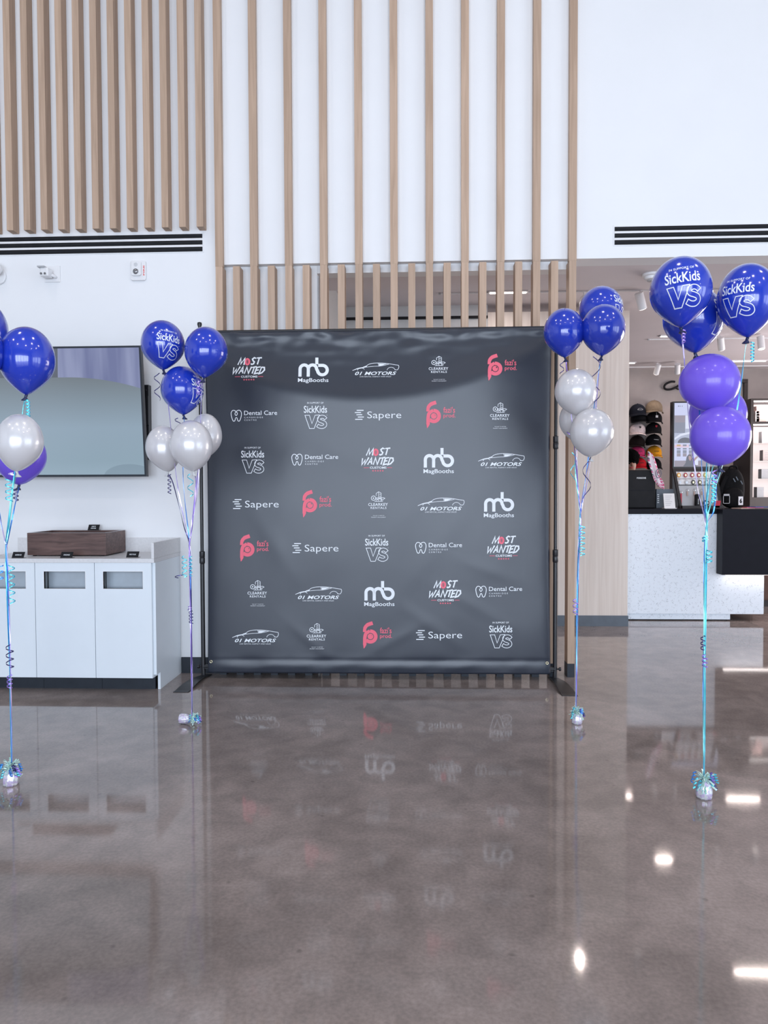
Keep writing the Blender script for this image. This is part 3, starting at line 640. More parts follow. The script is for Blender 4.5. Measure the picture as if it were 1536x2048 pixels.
# ================================================================== BACKDROP
YBN = 5.47
pTL, pTR, pBL, pBR = atY(409, 661, YBN), atY(1104, 657, YBN), atY(416, 1347, YBN), atY(1101, 1346, YBN)
zT, zB = (pTL.z+pTR.z)/2, (pBL.z+pBR.z)/2
def gs(x, s): return exp(-(x/s)**2)
def bdep(u, v):       # how far the vinyl stands out towards the viewer
    d = 0.0
    vf = .035 + .165*(4*u*(1-u))**.8 - .03*(u-.5)          # the long sagging fold below the top edge
    t = v-vf
    b4 = 4*u*(1-u); wf = .025+.13*b4; A = .003+.045*b4**.7
    sf = min(1, max(0, (t+wf)/wf)); rise = min(1, max(0, v/.04)); rise = rise*rise*(3-2*rise)
    for k_ in range(-3, 4):          # the fold's lip, rounded
        tk = t+k_*.0055; d += A/7*(min(1, max(0, (tk+wf)/wf))**1.8 if tk < 0 else exp(-tk/.22))
    tv_ = exp(-v/.05)                                      # gathered crinkles on the top hem
    d += tv_*.013*noise.noise((u*11, v*38, 3.1)) + tv_*.008*noise.noise((u*26, v*30+u*9, 7.7))
    d += .0035*gs(v-.012, .012)*(1+sin(u*43+3*sin(u*17)))
    d += .012*noise.noise((u*2.6, v*2.2, 1.3)) + .0035*noise.noise((u*5+v*2.5, v*4.5-u*1.5, 9.2)) + .0010*noise.noise((u*11+v*7, v*9-u*4, 4.2))
    d += .004*sin(u*9.5+1.2*v+.6)*(1-.5*v) + .012*(4*u*(1-u))**.6*sin(pi*v)
    for (cu_, cv, a, L, s) in ((.78, .80, .5, .10, .012), (.66, .86, .6, .09, .012), (.55, .90, -.5, .07, .010), (.30, .90, .7, .06, .010), (.83, .70, .35, .08, .012), (.42, .36, .4, .11, .016), (.20, .62, 1.0, .10, .016), (.62, .50, -.8, .12, .018), (.72, .58, -.9, .12, .018)):
        x = (u-cu_)*cos(a)-(v-cv)*sin(a)*-1; y = -(u-cu_)*sin(a)+(v-cv)*cos(a)
        d += .0018*gs(x, L*1.2)*gs(y, s*1.7)
    vh = v-.962                                            # bottom hem
    d += .0035*gs(vh-.018, .016) - .0025*gs(vh, .006) + .005*gs(v-.975, .02)*noise.noise((u*14, v*20+u*5, 5.5))
    e = min(u, 1-u); d -= .010*exp(-e/.012)
    return d
def bsurf(u, v, off=0.0):
    xl = pTL.x+(pBL.x-pTL.x)*v+.012*sin(pi*v)*(1 if v > 0 else 0); xr = pTR.x+(pBR.x-pTR.x)*v-.014*sin(pi*v)
    z = zT+(zB-zT)*v + (.012*(u-.5)*(1-v)) - .006*sin(pi*u)*(1-v)**8 + (.006*(u-.5)*v)
    return Vector((xl+(xr-xl)*u, YBN-.012-bdep(u, v)-off, z))
def buv(P):      # inverse of the flat layout
    v = min(1, max(0, (P.z-zT)/(zB-zT))); xl = pTL.x+(pBL.x-pTL.x)*v+.012*sin(pi*v); xr = pTR.x+(pBR.x-pTR.x)*v-.014*sin(pi*v)
    return min(1, max(0, (P.x-xl)/(xr-xl))), v
ban = thing('banner', ((pBL.x+pBR.x)/2, YBN, 0.0), 'dark grey vinyl step-and-repeat banner with rows of sponsor logos', 'banner')
NX, NZ = 170, 200; m_ = MB(); m_.v = [bsurf(i/NX, j/NZ) for j in range(NZ+1) for i in range(NX+1)]
m_.f = [(j*(NX+1)+i, j*(NX+1)+i+1, (j+1)*(NX+1)+i+1, (j+1)*(NX+1)+i) for j in range(NZ) for i in range(NX)]; m_.m = [0]*len(m_.f)
cl = m_.build('sheet', 'vinyl', ban, smooth=True)
so = cl.modifiers.new('s', 'SOLIDIFY'); so.thickness = .0008; so.offset = -1
rows = [(738, [('MW', 500), ('MB', 628), ('OM', 752), ('CK', 877), ('FP', 1003)]),
        (832, [('DC', 510), ('SK', 633), ('SP', 757), ('FP', 881), ('CK', 999)]),
        (920, [('SK', 507), ('DC', 631), ('MW', 756), ('MB', 877), ('OM', 1002)]),
        (1008, [('SP', 513), ('FP', 635), ('CK', 757), ('OM', 882), ('MB', 997)]),
        (1096, [('FP', 510), ('SP', 632), ('SK', 754), ('DC', 877), ('MW', 1006)]),
        (1184, [('CK', 516), ('OM', 638), ('MB', 759), ('MW', 890), ('DC', 997)]),
        (1270, [('OM', 512), ('CK', 634), ('FP', 755), ('SP', 878), ('SK', 1001)])]
DYL = {'MW': 0, 'MB': 3, 'OM': 3, 'CK': 1, 'FP': -2, 'DC': -1, 'SK': 0, 'SP': -1}
LNAME = {k: 'printed_logo' for k in DYL}
CUT = {k: LOGO[k].cut(7) for k in LOGO}
# logo centre heights differ a little per mark; measured centres in the photo
for ry, row in rows:
    for k, cx in row:
        cy = ry+DYL[k]
        def fn(x, y, cx=cx, cy=cy):
            P = atY(cx+x, cy+y, YBN); u, v = buv(P); return bsurf(u, v, .0022)
        lg = CUT[k].lift(fn).build(LNAME[k], ['print_white', 'print_red', 'vinyl'], ban)
        if k == 'FP': lg['label'] = 'red monogram logo'
for u in (.010, .990):
    P = bsurf(u, .967); m_ = MB()
    m_.tube([(P.x+.009*cos(a*pi/8), P.y-.003, P.z+.009*sin(a*pi/8)) for a in range(17)], .0035, 6).build('grommet', 'brass', ban, smooth=True)
# stand
xpl, xpr = -1.640, 1.052; zr = zT-.012
st = thing('banner_stand', ((xpl+xpr)/2, YBN+.03, 0), 'black telescopic banner stand with two poles and flat feet', 'banner stand')
YP = YBN+.028
for x, zc in ((xpl, (1115, 404)), (xpr, (1112, 1112))):
    zz = atY(zc[1], zc[0], YP).z; z2 = atY(1114, 885, YP).z
    MB().tube([(x, YP, .02), (x, YP, zz)], .0165, 14).build('lower_pole', 'black_metal', st, auto=.7)
    MB().tube([(x, YP, zz), (x, YP, zT+.02)], .013, 14).build('upper_pole', 'black_metal', st, auto=.7)
    for z_ in ((zz,) if x < 0 else (zz, z2)): MB().lathe([(.014, .05), (.021, .045), (.021, .005), (.019, 0), (.021, -.005), (.021, -.04), (.017, -.05)], (x, YP, z_), 14).build('clamp_collar', 'black_metal', st, auto=.7)
    kb = MB().lathe([(.006, .05), (.016, .045), (.018, .03), (.012, .012), (.012, -.02)], (x, YP, zT+.03), 14).build('top_knob', 'black_metal', st, auto=.7)
    s = 1 if x > 0 else -1
    kn = MB().tube([(x, YP, .085), (x+s*.045, YP, .085)], .006, 8).tube([(x+s*.03, YP, .085), (x+s*.045, YP, .085)], .014, 10).build('clamp_knob', 'black_metal', st)
    MB().box((x-s*.075 if s > 0 else x, YP-.012, .07), (x if s > 0 else x-s*.075, YP+.012, .10)).build('rod_bracket', 'black_metal', st)
    # arched flat foot
    m_ = MB(); n = 14; prof = []
    for i in range(n+1):
        q = i/n; y = YP-.42+q*.505; z_ = .004+.022*sin(pi*min(1, max(0, (q-.05)/.9)))
        wd = .045+.010*cos(q*pi); skew = -s*.0
        prof.append((y, z_, wd))
    vs = []; 
    for (y, z_, wd) in prof:
        k = (y-YP)*(-.06 if s > 0 else .10)
        vs += [(x-wd+k, y, z_), (x+wd+k, y, z_), (x+wd+k, y, z_-.004), (x-wd+k, y, z_-.004)]
    fs = [(i*4+k, i*4+(k+1) % 4, i*4+4+(k+1) % 4, i*4+4+k) for i in range(n) for k in range(4)]+[(3, 2, 1, 0), (4*n, 4*n+1, 4*n+2, 4*n+3)]
    m_.add(vs, fs).build('foot', 'black_metal', st, bevel=.001)
MB().tube([(xpl, YP-.012, zr+.014), (xpr, YP-.012, zr+.014)], .011, 12).build('top_rod', 'black_metal', st, auto=.7)
MB().tube([(xpl, YP-.008, .085), (xpr, YP-.008, .085)], .009, 12).build('bottom_rod', 'black_metal', st, auto=.7)

# ================================================================== BALLOONS
CONE = [.7]
def prof_r(h, zu, zl, R, z):     # balloon radius at height z above its widest level
    if z >= 0: q = min(1, z/zu); return R*sqrt(max(0, 1-q*q))
    q = min(1, -z/zl); return R*max(.035, sqrt(max(0, 1-q*q))*(1-CONE[0]*q**3))
def helix(p, length, r, turns, drift=(0, 0, 0), n=10, ph=0):
    N_ = int(turns*n); return [Vector(p)+Vector((r*cos(ph+2*pi*i/n)-r*cos(ph), r*sin(ph+2*pi*i/n)-r*sin(ph), -length*i/N_))+Vector(drift)*(i/N_) for i in range(N_+1)]
NBAL = [0]
def balloon(label, group, px, top, bot, wid, Y, colr, knot, path, rib, prnt=None, curl=None, fat=False, rw=.006):
    CONE[0] = .52 if colr == 'blue' else (.18 if fat else .34)
    mp_ = mpp(Y)*1.0; R = wid/2*mp_/sqrt(1+(atY(px, top, Y).x/Y)**2)*(1.055 if px < 768 else 1.02); top_, bot_ = atY(px, top, Y), atY(px, bot, Y); h = top_.z-bot_.z
    zu = h*(.48 if not fat else .49); zl = h-zu; c = Vector((top_.x, Y, top_.z-zu))
    K = atY(knot[0], knot[1], Y); K.x = c.x+(K.x-c.x)*.75
    t = thing('balloon', K, label, 'balloon', group)
    lean = (K.x-c.x)/max(.05, zl)*.8
    def lx(z): return c.x + lean*max(0, -z)*(-z/zl)
    m_ = MB(); n = 36; pr = []
    for j in range(1, 16): a = pi/2*j/15; pr.append((R*sin(a), zu*cos(a)))
    for j in range(1, 17): q = j/16; pr.append((prof_r(h, zu, zl, R, -q*zl) if j < 16 else R*.045, -q*zl))
    pr = [(R*.02, zu)]+pr
    m_.lathe(pr, (0, 0, 0), n).xf(lambda p: (p.x+lx(p.z), p.y+c.y, p.z+c.z)); body = m_.build('latex_body', 'latex_'+colr, t, smooth=True)
    kx = lx(-zl); kz = c.z-zl
    MB().lathe([(R*.05, .004), (R*.06, -.006), (R*.05, -.012), (R*.13, -.024), (R*.12, -.027)], (0, 0, 0), 12).xf(lambda p: (kx+p.x+.35*(p.z)*(-1 if NBAL[0] % 2 else 1), c.y+p.y, kz+p.z)).build('knot', 'knot_pearl' if colr == 'pearl' else 'knot_dark', t, smooth=True)
    if prnt:
        az, dz, k, rot = prnt; k = k*R/200.0; az -= atan2(c.x, c.y)
        def fn(x, y):
            x -= 992; y -= 818; xx = x*cos(rot)-y*sin(rot); yy = x*sin(rot)+y*cos(rot)
            z = -yy*k+dz*R; r = prof_r(h, zu, zl, R, z)+.0008; a = az+xx*k/max(r, R*.6)
            return Vector((lx(z)+r*sin(a), c.y-r*cos(a), c.z+z))
        SK.cut(26).lift(fn).build('lettering', 'print_white', t)
    # ribbon down through the gathering point to the weight
    j = NBAL[0]; o = Vector(((j % 3-1)*.0035, (j % 2)*.004, 0))
    pts = [Vector((kx, c.y, kz-.008))]+[atY(p[0], p[1], p[2])+o*(1 if i < len(path)-1 else .3) for i, p in enumerate(path)]
    pts = catmull(pts, 8)
    MB().strip(pts, rw, dirv=lambda i, n_: Vector((cos(.25*i+j), sin(.25*i+j), 0))).build('ribbon', 'ribbon_'+rib, t)
    if curl:
        for (cx, cy, ln, r, tn, cm) in curl:
            P = atY(cx, cy, Y-.02 if cy < knot[1]+45 else path[-1][2]-.010); MB().strip(helix(P, ln*mp_, r*mp_, tn, n=9, ph=cx % 6), .005, dirv=lambda i, n_: Vector((0, 0, 1))).build('curl', 'ribbon_'+cm, t)
    NBAL[0] += 1
    return t
G = ['balloon cluster at left edge', 'balloon cluster left of banner', 'balloon cluster right of banner', 'balloon cluster at right edge']
Y = 3.45; pa = [(10, 1020, Y), (13, 1105, Y), (19, 1300, Y), (24, 1534, Y)]
balloon('blue balloon at left edge hanging in front of the television corner', G[0], 53, 654, 790, 115, Y, 'blue', (51, 796), [(46, 830, Y), (16, 1060, Y)]+pa[1:], 'teal', curl=[(56, 800, 40, 4, 6, 'teal')])
balloon('highest blue balloon at the left edge, mostly cut off', G[0], -42, 597, 728, 118, Y+.24, 'blue', (-42, 734), [(-34, 820, Y), (4, 1060, Y)]+pa[1:], 'blue')
balloon('cut-off blue balloon at left edge below the highest one', G[0], -49, 640, 772, 117, Y-.14, 'blue', (-46, 778), [(-38, 860, Y), (6, 1070, Y)]+pa[1:], 'lilac')
balloon('pearl white balloon at left edge above a purple one', G[0], 39, 828, 943, 97, Y-.08, 'pearl', (28, 946), [(29, 970, Y), (14, 1090, Y)]+pa[1:], 'aqua', curl=[(10, 958, 46, 7, 3.5, 'teal'), (26, 946, 4, 8, .6, 'lilac')])
balloon('purple balloon tucked behind the pearl white one at left edge', G[0], 40, 858, 970, 106, Y+.18, 'purple', (36, 976), [(30, 1010, Y), (14, 1090, Y)]+pa[1:], 'blue', curl=[(32, 978, 24, 5, 3, 'dark'), (6, 1130, 30, 7, 2.5, 'blue'), (16, 1130, 80, 6, 5, 'teal'), (20, 1290, 45, 7, 3, 'dark'), (24, 1350, 25, 5, 3, 'purple')])
Y = 4.38; pa = [(379, 1103, Y), (382, 1250, Y), (384, 1432, Y)]
balloon('lettered blue balloon highest and leftmost of cluster beside television', G[1], 325, 641, 740, 86, Y+.02, 'blue', (327, 744), [(334, 800, Y), (352, 960, Y), (371, 1060, Y)]+pa, 'lilac', (.26, -.16, 1.12, .12), curl=[(319, 746, 55, 6, 2, 'dark')])
balloon('plain blue balloon overlapping the top left corner of banner', G[1], 412, 654, 756, 84, Y-.04, 'blue', (405, 762), [(404, 790, Y), (398, 960, Y), (384, 1060, Y)]+pa, 'lilac', curl=[(402, 760, 30, 5, 3, 'purple')])
balloon('lettered blue balloon lowest of three beside the banner pole', G[1], 364, 732, 830, 84, Y+.06, 'blue', (368, 836), [(368, 850, Y), (366, 960, Y), (377, 1070, Y)]+pa, 'blue', (1.0, -.10, 1.15, .12), curl=[(356, 836, 20, 7, 1, 'dark')])
balloon('left pearl white balloon beside the television bracket', G[1], 326, 851, 944, 70, Y+.03, 'pearl', (342, 948), [(346, 970, Y), (366, 1050, Y)]+pa, 'dark', curl=[(342, 948, 40, 3.5, 5, 'dark')])
balloon('front pearl white balloon at the banner pole', G[1], 382, 841, 943, 84, Y-.12, 'pearl', (388, 947), [(392, 965, Y), (383, 1060, Y)]+pa, 'lilac', curl=[(380, 948, 45, 6, 2, 'teal')])
balloon('rear pearl white balloon against banner left edge', G[1], 411, 827, 920, 64, Y+.10, 'pearl', (397, 925), [(395, 950, Y), (384, 1060, Y)]+pa, 'purple', curl=[(368, 1112, 42, 5, 4, 'teal'), (384, 1112, 40, 3, 5, 'teal'), (366, 1150, 5, 8, .8, 'dark'), (376, 1213, 8, 4, 1, 'purple'), (385, 1222, 25, 4, 4, 'dark')])
Y = 4.48; pa = [(1160, 1048, Y), (1155, 1200, Y), (1152, 1419, Y)]
balloon('plain blue balloon overlapping the top right corner of banner', G[2], 1128, 617, 715, 79, Y+.0, 'blue', (1131, 720), [(1133, 740, Y), (1152, 940, Y), (1159, 1020, Y)]+pa, 'purple', curl=[(1128, 722, 26, 4, 1.6, 'dark')])
balloon('plain blue front balloon right of the banner against the oak wall', G[2], 1207, 609, 712, 85, Y-.05, 'blue', (1202, 716), [(1196, 760, Y), (1176, 930, Y), (1163, 1020, Y)]+pa, 'blue', curl=[(1186, 713, 90, 10, 1.7, 'dark')])
balloon('lettered blue balloon behind, highest of cluster right of banner', G[2], 1202, 573, 670, 85, Y+.20, 'blue', (1200, 676), [(1197, 760, Y+.05), (1180, 930, Y), (1163, 1020, Y)]+pa, 'lilac', (1.2, -.05, 1.15, .12))
balloon('upper pearl white balloon right of the banner', G[2], 1151.5, 738, 831, 81, Y-.02, 'pearl', (1156, 835), [(1152, 880, Y), (1154, 960, Y), (1159, 1020, Y)]+pa, 'purple')
balloon('lower front pearl white balloon right of the banner', G[2], 1184, 817, 914, 85, Y-.09, 'pearl', (1177, 917), [(1172, 960, Y), (1162, 1020, Y)]+pa, 'lilac', curl=[(1182, 914, 90, 8, 1.6, 'dark')])
balloon('half-hidden pearl white balloon behind the two others right of banner', G[2], 1160, 797, 884, 80, Y+.20, 'pearl', (1152, 888), [(1150, 930, Y), (1158, 1010, Y)]+pa, 'aqua', curl=[(1136, 830, 40, 7, 1.5, 'purple'), (1144, 905, 60, 6, 1.4, 'teal'), (1160, 1048, 60, 6, 6, 'teal'), (1153, 1198, 30, 5, 3, 'purple')])
Y = 3.42; pa = [(1413, 1068, Y), (1410, 1230, Y), (1409, 1380, Y), (1408, 1556, Y)]
balloon('lettered blue balloon, largest and highest at right, facing forward', G[3], 1362, 514, 655, 120, Y-.05, 'blue', (1362, 659), [(1366, 700, Y), (1378, 850, Y), (1395, 980, Y)]+pa, 'lilac', (.08, -.10, 1.15, -.08), curl=[(1366, 660, 26, 3.5, 4, 'purple')])
balloon('lettered blue balloon cut by the right edge of the picture', G[3], 1495, 528, 675, 117, Y-.02, 'blue', (1497, 681), [(1492, 700, Y), (1470, 850, Y), (1425, 1000, Y)]+pa, 'aqua', (-.34, -.10, 1.15, .02), curl=[(1502, 684, 38, 3.5, 6, 'teal')])
balloon('lettered blue balloon wedged behind the two highest at right', G[3], 1387, 575, 706, 118, Y+.22, 'blue', (1393, 712), [(1396, 740, Y+.1), (1405, 950, Y+.03)]+pa, 'blue', (1.3, -.06, 1.15, .12))
balloon('upper purple balloon at right with its top against blue balloon', G[3], 1419, 708, 824, 118, Y-.0, 'purple', (1422, 829), [(1420, 880, Y+.05), (1412, 1000, Y)]+pa, 'teal', fat=True)
balloon('lower front purple balloon at right in front of wall screen', G[3], 1441, 813, 932, 118, Y-.14, 'purple', (1437, 938), [(1436, 960, Y), (1430, 1020, Y)]+pa, 'blue', curl=[(1426, 950, 55, 4, 7, 'teal'), (1434, 940, 26, 5, 2, 'purple')], fat=True)
balloon('rear purple balloon at right behind the teal ribbon', G[3], 1452, 780, 880, 82, Y+.16, 'purple', (1440, 888), [(1424, 940, Y+.1), (1414, 1010, Y)]+pa, 'aqua', fat=True)
balloon('rear purple balloon at right partly over the wall screen', G[3], 1418, 778, 878, 76, Y+.32, 'purple', (1418, 886), [(1412, 940, Y+.1), (1412, 1010, Y)]+pa, 'aqua', curl=[(1408, 1072, 10, 5, 2, 'teal'), (1413, 1100, 24, 5, 3, 'teal'), (1409, 1272, 26, 4, 3, 'dark'), (1411, 1310, 22, 5, 3, 'purple')], fat=True)

def weight(px, py, label, s=1.0, fallen=False, tint='foil_white'):
    P = atZ(px, py, 0); rnd = random.Random(px)
    t = thing('balloon_weight', P, label, 'balloon weight', 'foil balloon weights on the floor')
    def fr(a, j): return 1+.07*sin(a*9+j*.6)+.05*sin(a*14+1.3*j)
    prof = [(.006, .082), (.016, .080), (.028, .070), (.034, .050), (.036, .030), (.035, .008), (.031, 0)]
    m_ = MB().lathe([(r*s, z*s) for r, z in prof], (0, 0, 0), 36, fr=fr)
    neck = Vector((0, 0, .08*s))
    if fallen:
        m_.xf(lambda p: (p.z-.055*s, p.y, p.x+.0395*s)); neck = Vector((.03*s, 0, .04*s))
    m_.xf(lambda p: p+P); m_.build('foil_body', 'foil_white', t, smooth=True)
    fm = MB(); 
    if fallen:
        fm.ell((P.x+.052*s, P.y, P.z+.036*s), (.024*s, .024*s, .024*s), 18, 10, fn=lambda d: 1+.12*sin(atan2(d.z, d.y)*8))
    for k in range(90):
        a = 2*pi*rnd.random(); L = (.022+.030*rnd.random())*s; b0 = P+neck+Vector((0, 0, rnd.uniform(-.014, .012)*s))
        if fallen: b0 = P+Vector((.052*s, 0, .04*s))
        el = rnd.uniform(-.7, 1.2); e = Vector((cos(a)*cos(el), sin(a)*cos(el), sin(el)))*L; mid = b0+e*.6+Vector((0, 0, .006*s))
        q = b0+e*1.15+Vector((0, 0, -.004*s)); q.z = max(q.z, .004); mid.z = max(mid.z, .004)
        fm.strip([b0, mid, q], .009*s, .0005, dirv=lambda i, n_, a=a: Vector((-sin(a), cos(a), .6*i-.4)))
    fm.build('foil_frill', 'foil_mint', t)
    for cm, n_ in (('teal', 4), ('blue', 3), ('purple', 3), ('dark', 2)):
        m_ = MB()
        for k in range(n_):
            sd = 1 if (cm in ('purple', 'dark') or rnd.random() < .55) else -1
            a = sd*rnd.uniform(.5, 1.9); r = (.026+.016*rnd.random())*s
            hz = (.085+rnd.uniform(-.01, .035))*s
            if fallen: hz *= .62
            q = P+Vector((sin(a)*r+(.055*s if fallen else 0), -cos(a)*r, hz))
            ln = min(hz-.008, (.025+.03*rnd.random())*s); m_.strip(helix(q, ln, .0065*s, 2.5+rnd.random(), drift=(sin(a)*.014*s, 0, 0), n=8, ph=rnd.random()*6), .006*s, dirv=lambda i, nn: Vector((0, 0, 1)))
        m_.build('ribbon_curl', 'ribbon_'+cm, t)
    MB().tube([P+neck, P+neck+Vector(((.045 if fallen else 0)*s, 0, .03*s))], .003*s, 6).build('tie', 'ribbon_blue', t)
weight(22, 1569, 'foil balloon weight with blue curls at far left of floor')
weight(374, 1448, 'tipped-over foil balloon weight in front of left banner foot', .84, True)
weight(1154, 1447, 'foil balloon weight with purple curls right of the banner', .86)
weight(1408, 1595, 'foil balloon weight with mint frill at right front of floor')

# ================================================================== THE SHOP BEHIND
YC = 8.03; cx0, cx1 = XW1-.15, atY(1529, 1100, YC).x; ZC = 1.17
t = thing('shop_counter', ((cx0+cx1)/2, YC+.4, 0), 'white speckled terrazzo shop counter with black top', 'counter')
MB().box((cx0, YC, .075), (cx1, YC+.03, ZC)).build('front_panel', 'terrazzo', t, bevel=.002)
MB().box((cx0, YC+.02, .012), (cx1-.35, YC+.04, .075)).build('kick_panel', 'terrazzo', t)
MB().box((cx0, YC+.03, 0), (cx1-.38, YC+.8, .012)).build('base', 'black_matte', t)
MB().box((cx0, YC+.03, .075), (cx1, YC+.8, ZC)).build('body', 'counter_black', t)
MB().box((cx0, YC-.01, ZC), (cx1-.1, YC+.82, ZC+.055)).build('top', 'counter_black', t, bevel=.003)
ZCT = ZC+.055
q = atY(1444, 1150, YC-.16)
t = thing('counter_box', (q.x+.6, YC-.08, q.z), 'floating black display box on right of the terrazzo counter', 'display box')
MB().box((q.x, YC-.16, q.z), (q.x+1.4, YC-.0105, ZCT)).build('shell', 'counter_black', t, bevel=.003)
MB().box((q.x+.06, YC-.10, q.z-.008), (q.x+1.2, YC-.06, q.z-.0005)).build('led_strip', 'led_glow', t)
area('counter_led_light', (q.x+.55, YC-.08, q.z-.012), (q.x+.55, YC-.06, 0), 1.0, .03, .5, (1.0, .80, .76))
# brown cabinet further right
q = atY(1502, 1100, 9.0)
t = thing('low_cabinet', (q.x+.8, 9.3, 0), 'dark brown low cabinet beyond the right end of counter', 'cabinet')
MB().box((q.x, 9.0, .08), (q.x+1.8, 9.6, 1.0)).build('body', 'brown', t, bevel=.004); MB().box((q.x-.02, 8.98, 1.0), (q.x+1.82, 9.62, 1.04)).build('top', 'brown_dark', t); MB().box((q.x+.03, 9.03, 0), (q.x+1.77, 9.57, .08)).build('plinth', 'brown_dark', t)
for k in range(2): dd = MB().box((q.x+.02+k*.89, 8.985, .10), (q.x+.89+k*.89, 9.0, .98)).build('door', 'brown', t); MB().box((q.x+.80+k*.12, 8.97, .5), (q.x+.82+k*.12, 8.985, .65)).build('handle', 'brown_dark', dd)

def boxthing(name, x0, x1, y0, y1, Y, dep, m, label, cat, bev=.004):
    pass
# black stand on the counter
a, b = atY(1238, 940, YC+.25), atY(1311, 1017, YC+.25)
t = thing('till_case', ((a.x+b.x)/2, YC+.35, ZCT), 'black case with small white word on the counter beside oak wall', 'case')
MB().box((a.x, YC+.25, ZCT), (b.x, YC+.55, a.z)).build('case', 'black_matte', t, bevel=.012)
MB().box((a.x, YC+.247, ZCT+.20), (b.x-.006, YC+.25, ZCT+.206)).build('seam', 'counter_black', t)
p = atY(1283, 956, YC+.245)
Flat().text('PORSCHE', -9, -1.6, 9, 1.6, .04, sp=1.2).lift(lambda x, y: Vector((p.x+x*.0056, YC+.248, p.z-y*.0056))).build('lettering', 'print_white', t)
# second dark box with white marks
a, b = atY(1313, 978, YC+.32), atY(1347, 1017, YC+.32)
t = thing('dark_carton', ((a.x+b.x)/2, YC+.4, ZCT), 'low dark carton with white marks behind paper stand', 'carton')
MB().box((a.x, YC+.32, ZCT), (b.x, YC+.5, a.z)).build('carton', 'base_blue', t, bevel=.003)
m_ = MB()
for k in range(5): m_.box((a.x+.008+.004*(k % 2), YC+.318, a.z-.07-.022*k), (a.x+.03, YC+.3195, a.z-.06-.022*k))
m_.build('print_marks', 'print_white', t)
# paper stand
a, b = atY(1329, 987, YC+.12), atY(1351, 1018, YC+.12)
t = thing('paper_stand', ((a.x+b.x)/2, YC+.15, ZCT), 'white framed notice standing on the counter top', 'notice')
hgt = a.z-ZCT; tl = lambda p: (p.x, p.y+(p.z-ZCT)*.25, p.z)
MB().box((a.x, YC+.12, ZCT), (b.x, YC+.128, a.z)).xf(tl).build('sheet', 'plastic_white', t); MB().box((a.x-.004, YC+.10, ZCT), (b.x+.006, YC+.19, ZCT+.008)).build('foot', 'plastic_white', t)
m_ = MB()
for k in range(6): m_.box((a.x+.016, YC+.1185, a.z-.03-.021*k), (b.x-.03-.012*(k % 3), YC+.1195, a.z-.026-.021*k))
m_.xf(tl).build('text_lines', 'plastic_grey', t)
# scarf
t = thing('scarf', atY(1312, 985, YC+.24), 'patterned pink and white scarf draped over the black case', 'scarf')
mat('scarf_white', (.80, .74, .80), .8); mat('scarf_pink', (.68, .12, .26), .8); mat('scarf_grey', (.16, .16, .22), .8)
cpts = [(1300, 905), (1304, 925), (1311, 948), (1317, 962), (1322, 976)]; hw = [4, 9, 8, 9, 6]
CP = catmull([Vector((x, y, 0)) for x, y in cpts], 6); HW = catmull([Vector((x, 0, 0)) for x in hw], 6)
m_ = MB(); nn = len(CP); nc = 8; gr = []
for i in range(nn):
    for j in range(nc+1):
        s_ = (j/nc-.5)*2; P = atY(CP[i].x+s_*HW[i].x-s_*0, CP[i].y+s_*3, YC+.236); P.y += .012*sin(s_*5+i*.3)-.004; gr.append(P)
for i in range(nn-1):
    for j in range(nc):
        m_.f.append((i*(nc+1)+j, i*(nc+1)+j+1, (i+1)*(nc+1)+j+1, (i+1)*(nc+1)+j))
        mi = 0
        if j < 2: mi = [0, 2, 1][i % 3] if i < 14 else (1 if (i+j) % 2 else 0)
        elif j > 5: mi = 1 if (i*2+j) % 5 < 3 else 0
        elif i > 19: mi = 1 if (i+j) % 2 else 0
        m_.m.append(mi)
m_.v = gr
sc = m_.build('scarf_cloth', ['scarf_white', 'scarf_pink', 'scarf_grey'], t, smooth=True); so = sc.modifiers.new('s', 'SOLIDIFY'); so.thickness = .004
p = atY(1317, 947, YC+.215)
MB().tube([(p.x+.030*cos(k*pi/8), p.y, p.z+.05*sin(k*pi/8)) for k in range(17)], .004, 6).tube([(p.x+.012*cos(k*pi/6), p.y, p.z+.022*sin(k*pi/6)) for k in range(10)], .004, 6).build('ring_motif', 'scarf_grey', t)

# key fob display
yk = YC+.2; a, b = atY(1350, 936, yk), atY(1443, 1018, yk)
t = thing('fob_display', ((a.x+b.x)/2, yk+.1, ZCT), 'dark sloping counter display rack with rows of key fobs', 'display rack')
hh = a.z-ZCT; sl = lambda p: (p.x, p.y+(p.z-ZCT)*.18, p.z)
for x0, x1, xt0, xt1 in ((1360, 1365, 1351, 1356), (1440, 1446, 1433, 1439)):
    A, B, C_, D_ = atY(xt0, 936, yk), atY(xt1, 936, yk), atY(x1, 1017, yk), atY(x0, 1017, yk)
    MB().prism([(A.x, A.z), (B.x, B.z), (C_.x, ZCT), (D_.x, ZCT)], 1, yk, yk+.03).xf(sl).build('side_rail', 'brown_dark', t)
xl, xr = atY(1355, 960, yk).x, atY(1438, 960, yk).x
zs = [atY(1400, y, yk).z for y in (936, 941, 943, 957, 958, 969, 971, 1012)]
MB().box((xl, yk+.01, zs[1]), (xr, yk+.02, zs[0])).xf(sl).build('top_bar', 'brown_dark', t)
MB().box((xl+.01, yk+.014, zs[3]), (xr, yk+.02, zs[2])).xf(sl).build('upper_strip', 'plastic_white', t)
MB().box((xl+.02, yk+.014, zs[5]), (xr, yk+.02, zs[4])).xf(sl).build('lower_strip', 'plastic_white', t)
MB().box((xl+.03, yk+.016, ZCT), (xr+.03, yk+.022, zs[6])).xf(sl).build('back_panel', 'plastic_grey', t)
MB().box((xl+.04, yk-.05, ZCT), (xr+.04, yk+.1, ZCT+.03)).build('base_tray', 'brown_dark', t)
